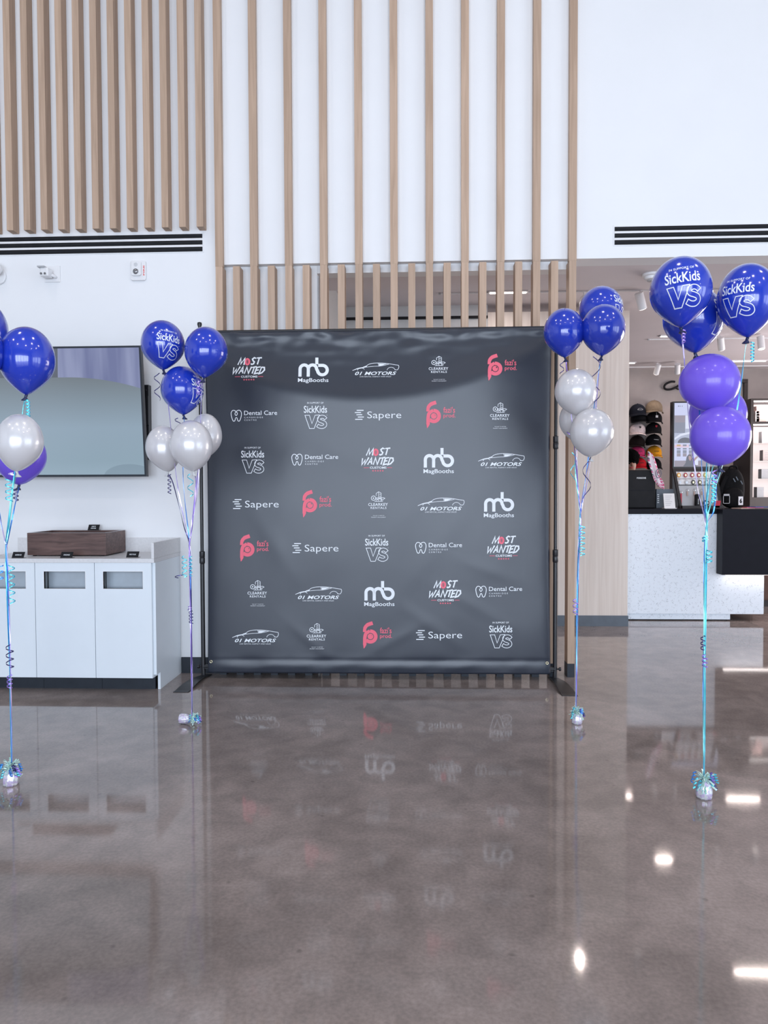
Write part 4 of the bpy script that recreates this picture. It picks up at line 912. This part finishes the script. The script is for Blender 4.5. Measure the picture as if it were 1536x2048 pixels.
FC = {'gold': (.75, .35, .05), 'red': (.45, .03, .05), 'crimson': (.40, .02, .07), 'silver': (.6, .6, .62), 'yellow': (.55, .5, .1), 'white': (.8, .8, .82), 'grey': (.3, .3, .32), 'black': (.02, .018, .015), 'brown': (.10, .08, .04)}
for k, v in FC.items(): mat('fob_'+k, v, .3, var=.05)
def fob(px, py, cn, label):
    P = atY(px, py, yk+.005); P = Vector(sl(P)); P.y -= .008
    o = thing('key_fob', P, label, 'key fob', 'key fobs on the display rack')
    MB().prism([(P.x+.021*cos(k*pi/8)*(1-.15*(sin(k*pi/8) < -.5)), P.z+.027*sin(k*pi/8)) for k in range(16)], 1, P.y-.006, P.y+.005).build('disc', 'fob_'+cn, o, bevel=.002)
    MB().prism([(P.x+.011*cos(k*pi/6), P.z+.014*sin(k*pi/6)) for k in range(12)], 1, P.y-.008, P.y-.0061).build('badge', 'brass' if cn not in ('white', 'silver', 'grey') else 'chrome', o)
    MB().tube([(P.x+.010*cos(k*pi/6), P.y, P.z+.030+.008*sin(k*pi/6)) for k in range(13)], .0018, 5).build('ring', 'chrome', o)
for i, (cn, lb) in enumerate((('gold', 'orange gold'), ('red', 'dark red'), ('crimson', 'crimson'), ('red', 'bright-edged red'), ('yellow', 'yellow-green'))):
    fob(1361.5+i*13.4, 950, cn, '%s round key fob, %s in the top row of the rack' % (lb, ['first', 'second', 'third', 'fourth', 'fifth'][i]))
for i, (cn, lb) in enumerate((('white', 'white'), ('silver', 'silver'), ('black', 'black'), ('brown', 'brown black'), ('grey', 'grey'))):
    fob(1363+i*13.2, 964.5, cn, '%s round key fob, %s in the second row of the rack' % (lb, ['first', 'second', 'third', 'fourth', 'fifth'][i]))
mat('strap_red', (.5, .02, .05), .6); mat('strap_tan', (.45, .33, .29), .6)
for i, (px, py, cm, lb, dn) in enumerate(((1364, 982, 'strap_red', 'red strap key ring hanging on the display rack', 26), (1377, 978, 'strap_tan', 'tan loop key ring, left one on the display rack', 14), (1391, 978, 'strap_tan', 'tan loop key ring, middle one on the display rack', 14), (1406, 978, 'strap_tan', 'tan loop key ring beside the teal ribbon', 12))):
    P = Vector(sl(atY(px, py, yk))); Q = Vector(sl(atY(px+1, min(1009, py+dn), yk)))
    o = thing('key_ring', P, lb, 'key ring', 'key rings on the display rack')
    MB().tube([(P.x+.014*cos(k*pi/8), P.y-.006, P.z-.014+.014*sin(k*pi/8)) for k in range(17)], .002, 5).build('ring', 'chrome', o)
    MB().box((P.x-.008, P.y-.012, Q.z), (P.x+.008, P.y-.004, P.z-.026)).build('strap', cm, o, bevel=.002)
P = atY(1394.5, 1006, yk-.03); o = thing('black_canister', (P.x, P.y, ZCT+.03), 'small black canister with white marks in the rack tray', 'canister')
MB().lathe([(.012, .13), (.026, .125), (.03, .11), (.03, 0)], (P.x, P.y, ZCT+.03), 16).build('body', 'black_matte', o, auto=.6)
m_ = MB(); [m_.box((P.x-.004, P.y-.0315, ZCT+.05+k*.016), (P.x+.004, P.y-.030, ZCT+.058+k*.016)) for k in range(4)]; m_.build('print_marks', 'print_white', o)
P = atY(1412, 1010, yk-.03); o = thing('wheel_model', (P.x, P.y, ZCT+.03), 'small round wheel ornament in the rack tray', 'ornament')
MB().tube([(P.x, P.y-.012, ZCT+.06), (P.x, P.y+.012, ZCT+.06)], .03, 20).build('tyre', 'black_matte', o, auto=.6)
m_ = MB()
for k in range(5): a_ = k*2*pi/5; m_.strip([(P.x, P.y-.013, ZCT+.06), (P.x+.022*cos(a_), P.y-.013, ZCT+.06+.022*sin(a_))], .008, .001, dirv=lambda i, n_, a_=a_: Vector((-sin(a_), 0, cos(a_))))
m_.build('spokes', 'chrome', o)
P = atY(1434, 1008, yk-.05); o = MB().box((P.x-.03, P.y, ZCT+.005), (P.x+.03, P.y+.02, ZCT+.085)).xf(lambda p: (p.x+(p.z-ZCT)*.15, p.y, p.z)).build('red_pouch', 'strap_red', bevel=.004); tag(o, 'small red pouch leaning at the right of display rack', 'pouch')

# backpack
yb_ = YC+.28; P = atY(1467, 1018, yb_); tp = atY(1467, 936, yb_); hb = tp.z-ZCT
bp = thing('backpack', (P.x, yb_, ZCT), 'black backpack with white number patch standing on counter', 'backpack')
def bshape(d): 
    e = 2.6; return (abs(d.x)**e+abs(d.y)**e+abs(d.z)**e)**(-1/e)
wbp = atY(1492, 980, yb_).x-atY(1444, 980, yb_).x
MB().ell((P.x, yb_+.06, ZCT+hb*.5), (wbp*.5, .10, hb*.5), 28, 16, fn=bshape).xf(lambda p: (p.x+(p.x-P.x)*(-.28*max(0, (p.z-ZCT)/hb-.55)), p.y, p.z)).build('body', 'black_cloth', bp, smooth=True)
MB().ell((P.x-.02, yb_-.04, ZCT+hb*.26), (wbp*.40, .05, hb*.25), 24, 12, fn=bshape).build('front_pocket', 'black_cloth', bp, smooth=True)
MB().tube(catmull([(P.x-.04, yb_+.03, ZCT+hb*.97), (P.x-.03, yb_+.02, ZCT+hb*1.04), (P.x+.03, yb_+.02, ZCT+hb*1.04), (P.x+.05, yb_+.03, ZCT+hb*.95)], 6), .010, 8).build('handle', 'black_cloth', bp, smooth=True)
MB().strip(catmull([(P.x-wbp*.35, yb_-.03, ZCT+hb*.80), (P.x-wbp*.55, yb_-.03, ZCT+hb*.5), (P.x-wbp*.60, yb_-.02, ZCT+hb*.12)], 8), .04, .004).build('strap', 'black_cloth', bp)
for k, (dx, dz) in enumerate(((-.03, .74), (.0, .78), (.05, .68))): MB().strip([(P.x+dx, yb_-.055, ZCT+hb*dz), (P.x+dx+.02, yb_-.06, ZCT+hb*(dz-.09))], .010, .003).build('zip_pull', 'base_blue', bp)
a = atY(1475, 993, yb_-.07); b = atY(1482, 1010, yb_-.07)
pt_ = MB().box((a.x, yb_-.098, b.z), (b.x+.01, yb_-.088, a.z)).build('number_patch', 'plastic_white', bp)
Flat().text('6', -3, -5, 3, 5, .05).lift(lambda x, y: Vector(((a.x+b.x+.01)/2+x*.0045, yb_-.0985, (a.z+b.z)/2-y*.0055))).build('numeral', 'black_matte', pt_)
a = atY(1444, 988, yb_-.06); b = atY(1457, 1007, yb_-.06)
m_ = MB(); m_.box((a.x, yb_-.094, b.z), (b.x, yb_-.088, b.z+.005)).box((a.x, yb_-.094, a.z-.02), (b.x, yb_-.088, a.z)).box((a.x, yb_-.094, b.z), (a.x+.005, yb_-.088, a.z)).box((b.x-.005, yb_-.094, b.z), (b.x, yb_-.088, a.z)); m_.build('woven_badge', 'plastic_grey', bp)
# notebooks at right
mat('note_pink', (.62, .12, .22), .6); mat('note_tan', (.62, .45, .38), .6); mat('note_blue', (.03, .07, .28), .6)
zn = ZCT+.0005
for i, (px, cm, lb, dx, w_, rz) in enumerate(((1492, 'note_tan', 'tan folder lowest in the fanned stack on black box', .0, .17, .25), (1510, 'note_pink', 'pink folder in the fanned stack on the black box', .0, .17, -.1), (1522, 'note_blue', 'blue folder on top of the fanned stack', .0, .15, .1))):
    P = atY(px, 1014, YC-.02); m_ = MB().box((-w_/2, -.06, 0), (w_/2, .10, .007)); z_ = zn+i*.0075
    m_.xf(lambda p: (P.x+p.x*cos(rz)-p.y*sin(rz), YC+.02+p.x*sin(rz)+p.y*cos(rz), z_+p.z)); tag(m_.build('folder', cm), lb, 'folder', 'folders on the black box')

# caps on the wall
for k, v in dict(black=(.008, .008, .01), navy=(.01, .012, .02), white=(.78, .66, .66), brownblack=(.014, .009, .009), pink=(.62, .05, .17), red=(.62, .02, .03), tan=(.22, .17, .12), yellow=(.75, .33, .02)).items(): mat('cap_'+k, v, .8, var=.12, scale=40, bump=.2, spec=.12)
def cap(px, py, cn, label, s=1.0, badge=None, tilt=.0):
    Y = YB-.16; P = atY(px, py, Y); R_ = .118*s
    t = thing('cap', P, label, 'cap', 'caps hung on the shop wall')
    rot = lambda p: (P.x+p.x*cos(tilt)+p.z*sin(tilt), Y+p.y, P.z-p.x*sin(tilt)+p.z*cos(tilt))
    m_ = MB(); n = 24; vs = []
    for j in range(9):
        th_ = pi/2*j/8
        for k in range(n):
            a_ = 2*pi*k/n; vs.append((R_*sin(th_)*cos(a_), R_*1.1*sin(th_)*sin(a_), R_*1.02*cos(th_)-.0))
    for k in range(n): a_ = 2*pi*k/n; vs.append((R_*1.01*cos(a_), R_*1.11*sin(a_), -.035*s))
    fs = [(j*n+k, (j+1)*n+k, (j+1)*n+(k+1) % n, j*n+(k+1) % n) for j in range(9) for k in range(n)]
    m_.add(vs, fs).xf(rot).build('crown', 'cap_'+cn, t, smooth=True)
    vs = []; nb = 16
    for k in range(nb+1):
        a_ = pi+pi*k/nb; x = cos(a_); y = sin(a_); dz = -.034*s-.03*s*abs(x)**2
        vs += [(R_*.98*x, R_*1.08*y, -.032*s), (R_*1.02*x, R_*1.08*y-.085*s*sqrt(max(0, -y)), dz-.025*s*sqrt(max(0, -y))), (R_*1.02*x, R_*1.08*y-.085*s*sqrt(max(0, -y)), dz-.029*s*sqrt(max(0, -y))-.004), (R_*.98*x, R_*1.08*y, -.038*s)]
    fs = [(k*4+q_, k*4+(q_+1) % 4, k*4+4+(q_+1) % 4, k*4+4+q_) for k in range(nb) for q_ in range(4)]
    MB().add(vs, fs).xf(rot).build('brim', 'cap_'+cn, t, smooth=True)
    MB().ell((0, 0, R_*1.03), (.010, .010, .006), 10, 6).xf(rot).build('button', 'cap_'+cn, t, smooth=True)
    yf = -R_*1.0
    if badge == 'crest': MB().prism([(-.015, .065), (.015, .065), (.015, .045), (0, .025), (-.015, .045)], 1, yf-.006, yf+.02).xf(rot).build('crest', 'fob_red' if cn != 'white' else 'brown_dark', t)
    if badge == 'word': MB().box((-.035, yf-.013, .018), (.035, yf+.02, .026)).xf(rot).build('word_mark', 'plastic_grey' if cn not in ('pink', 'yellow', 'red') else 'brown_dark', t)
    if badge == 'arc': MB().tube(catmull([(-.04, yf-.012, .02), (-.02, yf-.008, .042), (.02, yf-.008, .042), (.04, yf-.012, .02), (-.04, yf-.012, .02)], 5), .003, 5).xf(rot).build('arc_mark', 'plastic_grey', t)
    if badge == 'tag': MB().box((-.018, yf-.016, .010), (.018, yf-.012, .045)).xf(rot).build('price_tag', 'plastic_white', t); MB().tube([(0, yf-.01, .045), (0, yf+.03, .1)], .003, 5).xf(rot).build('tag_string', 'plastic_grey', t)
cap(1275, 824, 'navy', 'navy black cap with outlined mark at top of left column', 1.08, 'arc')
cap(1277, 837, 'black', 'plain black cap under the navy one in left column', 1.0)
cap(1275, 862, 'white', 'white cap with dark crest on shop wall', 1.05, 'crest', .1)
cap(1274, 886, 'brownblack', 'brown black cap between the white and pink caps', 1.0, None, .1)
cap(1275, 906, 'pink', 'pink cap on shop wall', .95, 'word', .1)
cap(1279, 929, 'red', 'red cap at the bottom of left column', .9, 'word', .05)
cap(1308, 817, 'tan', 'tan cap at top of right column', 1.08, None, .05)
cap(1308, 838, 'black', 'black cap with hanging price tag on shop wall', 1.02, 'tag', .05)
cap(1307, 860, 'black', 'black cap with red crest on shop wall', 1.02, 'crest', .1)
cap(1307, 883, 'black', 'black cap with flat word mark above yellow cap', 1.0, 'word', .1)
cap(1308, 906, 'yellow', 'yellow cap on shop wall', .98, 'word', .05)
cap(1308, 930, 'black', 'black cap half hidden by the scarf', .95)

# cursive sign on the wall (the two letters in view)
Yg = YB+.10; t = thing('wall_sign', atY(1345, 772, Yg), 'black cursive lettering on plaster wall beside purple balloon', 'sign')
CPt = [(1350, 763.5), (1342, 763.5), (1332, 768), (1328.5, 774), (1332, 778.5), (1342, 778.5), (1352, 774.5), (1357, 771)]
MB().tube([atY(x.x, x.y, Yg-.02) for x in catmull([Vector((p[0], p[1], 0)) for p in CPt], 6)], .017, 8).build('letter_c', 'black_matte', t, smooth=True)
CPt = [(1361, 771), (1355, 772), (1353, 776), (1357, 778.5), (1362, 775), (1364, 771), (1362.5, 777), (1366, 777.5)]
MB().tube([atY(x.x, x.y, Yg-.02) for x in catmull([Vector((p[0], p[1], 0)) for p in CPt], 6)], .010, 8).build('letter_a', 'black_matte', t, smooth=True)

# kiosk screen
Yk = 10.9; a, b = atY(1346, 803, Yk), atY(1445, 936, Yk)
t = thing('kiosk_screen', ((a.x+b.x)/2, Yk+.1, 0), 'tall black framed kiosk screen showing a car configurator', 'screen')
MB().box((a.x, Yk, .02), (b.x, Yk+.12, a.z)).build('housing', 'black_metal', t, bevel=.004)
MB().box((a.x-.1, Yk-.2, 0), (b.x+.1, Yk+.3, .02)).build('floor_plate', 'black_metal', t)
def em(name, c, s=1.0): mat(name, (.02, .02, .02), .3, emit=c, es=s)
em('px_pale', (.58, .62, .86)); em('px_grey', (.24, .26, .34)); em('px_mauve', (.30, .27, .33)); em('px_mid', (.42, .46, .60)); em('px_dark', (.12, .13, .17)); em('px_pink', (.72, .55, .68)); em('px_gold', (.55, .38, .20)); em('px_skin', (.42, .28, .28)); em('px_white', (.70, .74, .88)); em('px_blue', (.28, .36, .58))
def pxr(name, x0, y0, x1, y1, m, par=None, lay=1):
    A, B = atY(x0, y0, Yk), atY(x1, y1, Yk); return MB().box((A.x, Yk-.001-.0008*lay, B.z), (B.x, Yk-.0008*lay, A.z)).build(name, m, par or t)
ds = pxr('display', 1349, 806, 1442, 933, 'px_mid')
pxr('picture_patch', 1349, 806, 1442, 830, 'px_pale', ds, 2); pxr('picture_patch', 1349, 831, 1370, 857, 'px_mauve', ds, 2); pxr('picture_patch', 1371, 831, 1442, 857, 'px_white', ds, 2)
pxr('picture_patch', 1349, 845, 1370, 866, 'px_grey', ds, 3); pxr('picture_patch', 1349, 864, 1442, 886, 'px_mid', ds, 3); pxr('picture_patch', 1349, 886, 1442, 921, 'px_pale', ds, 2); pxr('picture_patch', 1349, 921, 1442, 933, 'px_mauve', ds, 2)
def pxs(pts, m, lay): 
    P_ = [atY(x, y, Yk) for x, y in pts]; MB().prism([(q.x, q.z) for q in P_], 1, Yk-.001-.0008*lay, Yk-.0008*lay).build('picture_shape', m, ds)
pxs([(1349, 876), (1360, 868), (1378, 864), (1400, 870), (1400, 874), (1378, 868), (1362, 872), (1349, 880)], 'px_white', 4)
pxs([(1354, 886)]+[(1370-15*cos(k*pi/8), 886-11*sin(k*pi/8)) for k in range(9)], 'px_dark', 5)
for r_, y in enumerate((889, 896, 900.5, 907)):
    for c_ in range(3): pxr('colour_swatch', 1353.5+12*c_, y, 1361+12*c_, y+(3.5, 3, 6, 6)[r_], ('px_gold', 'px_grey', 'px_blue')[c_] if r_ == 0 else ('px_grey' if r_ != 3 else 'px_mauve'), ds, 3)
pxr('picture_patch', 1349, 889.5, 1378, 895, 'px_pink', ds, 2.5)
pxs([(1366, 933), (1371, 926), (1373, 914), (1377, 909), (1382, 910), (1385, 917), (1386, 925), (1394, 933)], 'px_dark', 4); pxs([(1377, 912), (1381, 912), (1383, 917), (1380, 922), (1377, 918)], 'px_skin', 5)
pxs([(1384, 920), (1394, 912), (1396, 914), (1388, 923)], 'px_skin', 5); pxr('picture_patch', 1387, 917, 1396, 930, 'px_white', ds, 4)
p = atY(1360, 812.5, Yk); Flat().text('911', -5, -1.3, 5, 1.3, .01, .3).lift(lambda x, y: Vector((p.x+x*.0075, Yk-.0045, p.z-y*.0075))).build('lettering', 'px_dark', ds)

# dark wall frame and lit shelf cabinet
Yf = YB+.06; a, b = atY(1400, 759, Yf), atY(1494, 940, Yf)
t = thing('wall_frame', ((a.x+b.x)/2, Yf, b.z), 'large empty dark brown frame on the plaster wall', 'frame'); w_ = .058
for (p_, q_) in (((a.x, a.z-w_), (b.x, a.z)), ((a.x, b.z), (a.x+w_, a.z-w_)), ((b.x-w_, b.z), (b.x, a.z-w_)), ((a.x+w_, b.z), (b.x-w_, b.z+w_))): MB().box((p_[0], Yf, p_[1]), (q_[0], Yf+.055, q_[1])).build('frame_bar', 'brown_dark', t, bevel=.003)
Yh = 11.35; a = atY(1507.5, 797, Yh); xr_ = a.x+1.1; zt2 = a.z
cab = thing('shelf_cabinet', (a.x+.5, Yh+.3, 0), 'tall dark cabinet with brightly lit shelves at right edge', 'shelf cabinet')
zz = [atY(1520, y, Yh).z for y in (797, 801, 843, 848, 886, 922, 958, 995, 1002)]
MB().box((a.x-.04, Yh, 0), (a.x, Yh+.6, zt2)).build('side_panel', 'brown_dark', cab); MB().box((xr_, Yh, 0), (xr_+.04, Yh+.6, zt2)).build('side_panel', 'brown_dark', cab)
MB().box((a.x, Yh, zz[1]), (xr_, Yh+.6, zz[0])).build('top_panel', 'brown_dark', cab); MB().box((a.x, Yh+.57, 0), (xr_, Yh+.6, zz[1])).build('back_panel', 'panel_glow', cab)
MB().box((a.x, Yh+.01, zz[3]), (xr_, Yh+.57, zz[2])).build('shelf', 'brown_dark', cab); MB().box((a.x, Yh, 0), (xr_, Yh+.57, zz[7])).build('lower_body', 'brown_dark', cab)
for z_ in (zz[1], zz[3]): MB().box((a.x+.005, Yh+.012, z_-.02), (xr_-.005, Yh+.03, z_-.0005)).build('led_strip', 'led_glow', cab); area('shelf_led_light', ((a.x+xr_)/2, Yh+.05, z_-.03), ((a.x+xr_)/2, Yh+.3, z_-.6), 1.0, .02, 8, (1, .84, .82))
def glassmat():
    m, N, L, b = nt('shelf_glass'); b.inputs['Base Color'].default_value = (.85, .9, .9, 1); b.inputs['Transmission Weight'].default_value = 1; b.inputs['Roughness'].default_value = .02; b.inputs['IOR'].default_value = 1.45
glassmat()
for k in (4, 5, 6): MB().box((a.x+.002, Yh+.05, zz[k]-.004), (xr_-.002, Yh+.55, zz[k]+.004)).build('glass_shelf', 'shelf_glass', cab)
mat('pack_blush', (.70, .48, .44), .6); mat('pack_cream', (.72, .62, .58), .6)
def pack(px0, px1, py0, zb, m, label):
    A, B = atY(px0, py0, Yh+.15), atY(px1, py0, Yh+.15); o = thing('parcel', ((A.x+B.x)/2, Yh+.2, zb), label, 'parcel', 'parcels on the lit shelves')
    MB().box((A.x, Yh+.15, zb+.0005), (B.x, Yh+.26, A.z)).build('carton', m, o, bevel=.002)
    w3 = B.x-A.x; h3 = A.z-zb; m_ = MB()
    for k in range(3): m_.box((A.x+.2*w3, Yh+.149, A.z-h3*(.25+.2*k)), (B.x-.2*w3, Yh+.1499, A.z-h3*(.22+.2*k)))
    m_.build('print_marks', 'plastic_grey', o)
pack(1513, 1533, 812, zz[2], 'pack_blush', 'tall blush carton on top lit shelf'); pack(1511, 1519, 822, zz[2]+.0, 'pack_cream', 'short cream carton beside the tall blush one')
pack(1524, 1545, 863, zz[4]+.004, 'plastic_grey', 'grey printed carton on highest glass shelf'); pack(1526, 1546, 900, zz[5]+.004, 'pack_cream', 'cream printed carton on middle glass shelf'); pack(1523, 1545, 938, zz[6]+.004, 'plastic_grey', 'grey printed carton on lowest glass shelf'); pack(1514, 1528, 974, zz[7], 'plastic_grey', 'small grey printed carton at cabinet bottom')

# person crouched behind the case: only dark curls and a little forehead show past the oak wall
mat('skin', (.30, .15, .10), .5); mat('shirt_black', (.015, .015, .018), .85); mat('curls', (.003, .003, .003), .9, bump=.8, scale=90, spec=.02)
Yp = YC+1.25; hp = atY(1257, 928, Yp)
per = thing('person', (hp.x, Yp, 0), 'person with dark curly hair behind the counter, mostly hidden', 'person')
J = [((0, 0, .82), .15), ((0, 0, 1.05), .15), ((0, -.01, 1.30), .17), ((0, -.02, 1.42), .07), ((0, -.03, 1.52), .06), ((0, -.05, 1.62), .085), ((0, -.05, 1.72), .09), ((-.18, 0, 1.36), .06), ((-.25, -.05, 1.10), .045), ((-.20, -.28, 1.02), .035), ((-.18, -.36, 1.02), .03), ((.18, 0, 1.36), .06), ((.25, -.05, 1.10), .045), ((.20, -.28, 1.02), .035), ((.18, -.36, 1.02), .03), ((-.10, 0, .75), .10), ((-.11, -.02, .45), .07), ((-.11, 0, .08), .05), ((-.11, -.14, .04), .04), ((.10, 0, .75), .10), ((.11, -.02, .45), .07), ((.11, 0, .08), .05), ((.11, -.14, .04), .04)]
E_ = [(0, 1), (1, 2), (2, 3), (3, 4), (4, 5), (5, 6), (2, 7), (7, 8), (8, 9), (9, 10), (2, 11), (11, 12), (12, 13), (13, 14), (0, 15), (15, 16), (16, 17), (17, 18), (0, 19), (19, 20), (20, 21), (21, 22)]
zoff = hp.z-1.66
me = bpy.data.meshes.new('body'); me.from_pydata([(p[0], p[1], p[2]+zoff if p[2] > .5 else p[2]) for p, r in J], E_, []); ob = bpy.data.objects.new('body', me); COL.objects.link(ob); ob.parent = per; me.materials.append(MATS['skin']); me.materials.append(MATS['shirt_black'])
sk = ob.modifiers.new('skin', 'SKIN'); me.skin_vertices or None
lay = me.skin_vertices[0] if len(me.skin_vertices) else None
if lay is None:
    bm = bmesh.new(); bm.from_mesh(me); bm.verts.layers.skin.verify(); bm.to_mesh(me); bm.free(); lay = me.skin_vertices[0]
for i, (p, r) in enumerate(J): lay.data[i].radius = (r, r); lay.data[i].use_root = (i == 0)
ss = ob.modifiers.new('sub', 'SUBSURF'); ss.levels = 2; ss.render_levels = 2
dg = bpy.context.evaluated_depsgraph_get(); bm2 = bpy.data.meshes.new_from_object(ob.evaluated_get(dg)); ob.modifiers.clear(); ob.data = bm2
bm2.materials.clear(); bm2.materials.append(MATS['skin']); bm2.materials.append(MATS['shirt_black'])
for f_ in bm2.polygons: f_.use_smooth = True; f_.material_index = 1 if (f_.center.z < 1.47+zoff and not (f_.center.y < -.30 and f_.center.z > .6)) else 0
hc = Vector((hp.x, Yp-.05, hp.z+.05)); m_ = MB()
m_.ell(hc+Vector((0, .025, .025)), (.125, .125, .115), 36, 22, fn=lambda d: 1+.10*noise.noise(d*7)+.06*noise.noise(d*15)).build('hair', 'curls', per, smooth=True)
for s in (-1, 1): MB().ell(hc+Vector((s*.033, -.085, -.035)), (.014, .008, .008), 10, 6).build('eye', 'black_matte', per, smooth=True)
MB().ell(hc+Vector((0, -.098, -.06)), (.014, .022, .026), 10, 6).build('nose', 'skin', per, smooth=True)
MB().ell(hc+Vector((0, -.085, -.10)), (.026, .008, .007), 10, 6).build('mouth', 'fob_red', per, smooth=True)

# ------------------------------------------------------------------ shop ceiling lights
WARM = (1.0, .84, .77)
def linear(px0, px1, py, label, pw=9, Z=HS):
    A, B = atZ(px0, py, Z), atZ(px1, py, Z); y = (A.y+B.y)/2
    t = thing('linear_light', ((A.x+B.x)/2, y, Z-.02), label, 'ceiling light', 'recessed linear lights in the shop ceiling')
    MB().box((A.x-.015, y-.045, Z-.012), (B.x+.015, y+.045, Z-.0005)).build('housing', 'plastic_white', t)
    MB().box((A.x, y-.016, Z-.018), (B.x, y+.016, Z-.012)).build('diffuser', 'lamp_glow', t)
    area('linear_light_lamp', ((A.x+B.x)/2, y, Z-.03), ((A.x+B.x)/2, y, 0), B.x-A.x, .02, pw*.16, WARM)
linear(980, 1052, 583, 'linear ceiling light seen between the oak slats', 26)
linear(1322, 1352, 671, 'short linear ceiling light beside blue balloon at right', 20)
linear(1464, 1530, 721, 'long linear ceiling light deep in the shop at right', 30)
linear(1488, 1620, 574, 'linear ceiling light near right edge of the picture', 40)
linear(1232, 1269, 725, 'linear ceiling light just right of the oak wall', 20)
def track(px0, px1, py, label, Z=HS):
    A, B = atZ(px0, py, Z), atZ(px1, py, Z); y = (A.y+B.y)/2
    t = thing('light_track', ((A.x+B.x)/2, y, Z-.03), label, 'light track'); MB().box((A.x, y-.010, Z-.014), (B.x, y+.010, Z-.0005)).build('rail', 'plastic_white', t)
    for x in (A.x, B.x): MB().box((x-.01, y-.012, Z-.016), (x+.01, y+.012, Z-.0006)).build('end_cap', 'plastic_grey', t)
track(880, 1640, 580, 'nearest white light track on the shop ceiling')
track(1200, 1640, 732, 'farthest white light track on the shop ceiling')
track(1300, 1640, 676, 'middle white light track on the shop ceiling')
def spot(px, py, aim, label, pw=30, Z=HS, glow=True):
    P = atZ(px, py-8, Z); P.z = Z-.10; d = (Vector(aim)-P).normalized()
    t = thing('spotlight', (P.x, P.y, Z-.02), label, 'spotlight', 'white track spotlights')
    MB().tube([(P.x, P.y, Z-.014), (P.x, P.y, P.z)], .010, 8).build('stem', 'plastic_white', t)
    MB().tube([P-d*.07, P+d*.09], .042, 18).build('head', 'plastic_white', t, auto=.6)
    MB().tube([P+d*.0901, P+d*.094], .034, 18).build('lens', 'lamp_glow' if glow else 'lens', t)
    l = bpy.data.lights.new('spotlight_lamp', 'SPOT'); l.energy = pw; l.spot_size = radians(55); l.spot_blend = .6; l.color = WARM; l.shadow_soft_size = .025
    o = bpy.data.objects.new('spotlight_lamp', l); COL.objects.link(o); o.location = P+d*.10; o.rotation_euler = d.to_track_quat('-Z', 'Y').to_euler()
spot(1168, 590, (1.2, 5.6, 2.3), 'track spotlight behind the blue balloon beside the slats', 14)
spot(1281, 587, (3.0, 8.0, 1.2), 'track spotlight above the shop entrance', 12)
spot(1315, 732, (3.6, YB, 2.2), 'track spotlight aimed at the caps', 9)
spot(1355, 731, (4.2, YB, 2.4), 'track spotlight aimed at the cursive sign', 9)
spot(1442, 678, (4.6, 10.5, 1.0), 'track spotlight hanging straight between blue balloons', 10)
spot(1522, 676, (4.4, 9.0, 1.0), 'tilted track spotlight near the right edge', 10)
P = atZ(1303, 548, H1); t = thing('smoke_detector', (P.x, P.y, H1-.05), 'round white smoke detector on shop soffit', 'smoke detector')
MB().lathe([(.075, -.0005), (.075, -.018), (.06, -.024), (.055, -.045), (.03, -.052)], (P.x, P.y, H1), 24).build('body', 'plastic_white', t, auto=.6); MB().lathe([(.035, -.052), (.033, -.058)], (P.x, P.y, H1), 20).build('sensor', 'plastic_grey', t)
for k, (x, y) in enumerate(HALL_LAMPS):
    MB().box((x-.27, y-.27, 6.91), (x+.27, y+.27, HH-.0005)).build('hall_downlight', 'plastic_white')
    o = bpy.data.objects['hall_downlight' if k == 0 else 'hall_downlight.%03d' % k]; tag(o, 'square white ceiling lamp in hall above the camera', 'ceiling light', 'square lamps in the hall ceiling')
for o in scene.objects:
    if '_o' in o: del o['_o']
